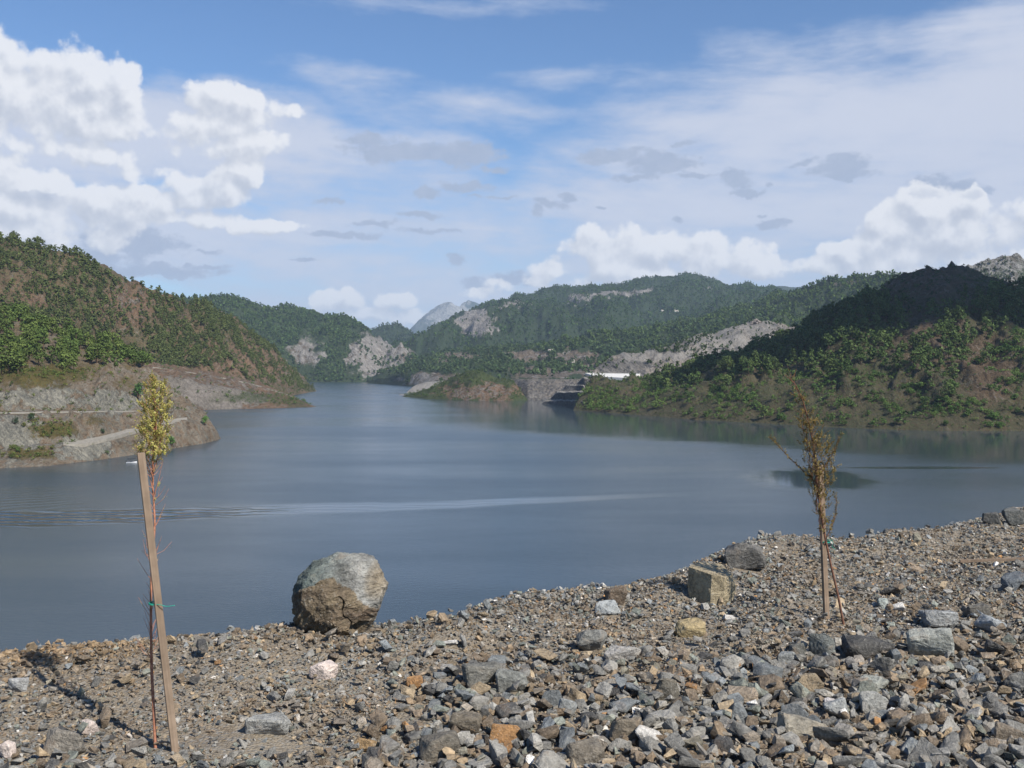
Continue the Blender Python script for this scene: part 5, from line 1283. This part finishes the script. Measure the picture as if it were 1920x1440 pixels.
# ------------------------------------------------------------------ spillway, houses, rock pile, tracks
mc_, n, b = new_mat('pale_concrete'); ps = n.node('ShaderNodeNewGeometry').outputs['Position']
n.l.new(n.mix(n.ss(n.noise(ps, .5, 4, .6), .3, .7), (.50, .49, .46), (.66, .65, .62)), b.inputs['Base Color'])
def spillway():
    root = empty('spillway', tuple(at(1150, 708, 1470)))
    A = at(1098, 700, 1500); B = at(1200, 701.5, 1460); C = at(1172, 709.5, 1400); Dd = at(1125, 707, 1425)
    def slab(pts, th, name):
        V = [p - root.location for p in pts] + [p - root.location - Vector((0, 0, th)) for p in pts]; n_ = len(pts)
        MB().add((V, [tuple(range(n_)), tuple(range(n_, 2 * n_))[::-1]] + [(i, i + n_, (i + 1) % n_ + n_, (i + 1) % n_) for i in range(n_)])).build(name, mc_, root)
    slab([A, Dd, C, B], 2.5, 'channel_floor')
    def wall(a, b2, h):
        d = (b2 - a); s = Vector((-d.y, d.x, 0)).normalized() * .7; slab([a + s + Vector((0, 0, h)), a - s + Vector((0, 0, h)), b2 - s + Vector((0, 0, h)), b2 + s + Vector((0, 0, h))], h + 3, 'side_wall')
    wall(A, B, .9); wall(Dd, C, .8)
    tag(root, 'long white concrete spillway channel below the dark quarry face', 'spillway')
spillway()
mr_, n, b = new_mat('pale_roof'); b.inputs['Base Color'].default_value = (.30, .26, .23, 1)
mh_, n, b = new_mat('faded_plaster'); b.inputs['Base Color'].default_value = (.42, .40, .37, 1)
def house(h, px, py, w_, label):
    p = hill_hit(h, px, py); root = empty('house', tuple(p), R(12))
    MB().box((0, 0, 1.2), (w_, 7, 5.6)).build('wall', mh_, root)
    MB().add(([(-w_ / 2 - .4, -3.9, 4.0), (w_ / 2 + .4, -3.9, 4.0), (w_ / 2 + .4, 3.9, 4.0), (-w_ / 2 - .4, 3.9, 4.0), (-w_ / 2 - .4, 0, 5.8), (w_ / 2 + .4, 0, 5.8)], [(0, 1, 5, 4), (2, 3, 4, 5), (0, 4, 3), (1, 2, 5), (0, 3, 2, 1)])).build('roof', mr_, root)
    tag(root, label, 'house')
house(hG, 1032, 659, 12, 'tiny white house in the clearing of the wooded foothills')
house(hG, 1073, 679, 10, 'tiny pale house on the brown terrace near the dam')
house(hE, 1268, 584, 18, 'far white building on the track across the wooded ridge')
house(hE, 1242, 583, 12, 'smaller far white building left of the other on the ridge track')
def pile():
    p = hill_hit(hH, 1418, 606); bm = bmesh.new(); r = np.random.default_rng(3)
    for _ in range(26):
        a = r.uniform(0, 6.28); q = r.uniform(0, 1); x, y = math.cos(a) * q * 9, math.sin(a) * q * 5; z = (1 - q) * 6
        b2 = hull_bm([tuple(v + np.array([x, y, z])) for v in rnd_pts(r, 10, (6, 5, 5))]); me = bpy.data.meshes.new('t'); b2.to_mesh(me); b2.free(); bm.from_mesh(me); bpy.data.meshes.remove(me)
    me = bpy.data.meshes.new('rock_pile'); bm.to_mesh(me); bm.free(); o = link('rock_pile', me, M_stone); o.location = p; o.color = (.24, .21, .19, 1)
    tag(o, 'heap of broken rock on top of the grey quarry spoil', 'rock pile')
pile()
# ------------------------------------------------------------------ clouds that shade the hills, well above the view
def shade_cloud(name, cx, cy, cz, rx, ry, rz, seed):
    m, n, b = new_mat('cloud_white'); b.inputs['Base Color'].default_value = (.9, .9, .92, 1)
    bm = bmesh.new(); r = random.Random(seed)
    for k in range(9):
        a = r.uniform(0, 6.28); q = r.uniform(.0, .62); s = r.uniform(.38, .6)
        mt = Matrix.Translation((cx + math.cos(a) * q * rx, cy + math.sin(a) * q * ry, cz + r.uniform(-.1, .35) * rz)) @ Matrix.Diagonal((rx * s, ry * s, rz * s * 1.2, 1))
        bmesh.ops.create_icosphere(bm, subdivisions=4, radius=1, matrix=mt)
    co = np.array([v.co[:] for v in bm.verts])
    d = fbm(co[:, 0] / 90, co[:, 1] / 90 + co[:, 2] / 60, seed, 5) * 40
    for v, k in zip(bm.verts, d): v.co += v.normal * 0 + (v.co - Vector((cx, cy, cz))).normalized() * float(k)
    me = bpy.data.meshes.new(name); bm.to_mesh(me); bm.free()
    tag(link(name, me, m, smooth=True), kind='structure')
def over(X, Y, Z, H):  # where a cloud at height H must stand to shade this point
    k = (H - Z) / SUN.z; return X + SUN.x * k, Y + SUN.y * k, H
x, y, z = over(540, 1080, 135, 1500); shade_cloud('cloud', x + 40, y + 30, z, 350, 250, 75, 5)

# ------------------------------------------------------------------ air
def haze():
    m = bpy.data.materials.new('haze_air'); m.use_nodes = True; n = NT(m.node_tree); n.n.clear()
    o = n.node('ShaderNodeOutputMaterial'); p = n.node('ShaderNodeVolumePrincipled')
    p.inputs['Color'].default_value = (.58, .75, .98, 1); p.inputs['Density'].default_value = 4.2e-5; p.inputs['Anisotropy'].default_value = .0
    n.l.new(p.outputs[0], o.inputs['Volume'])
    bm = bmesh.new(); bmesh.ops.create_cube(bm, size=1, matrix=Matrix.Translation((0, 10500, 590)) @ Matrix.Diagonal((24000, 23000, 1210, 1)))
    me = bpy.data.meshes.new('haze'); bm.to_mesh(me); bm.free()
    tag(link('haze', me, m), kind='stuff')
haze()
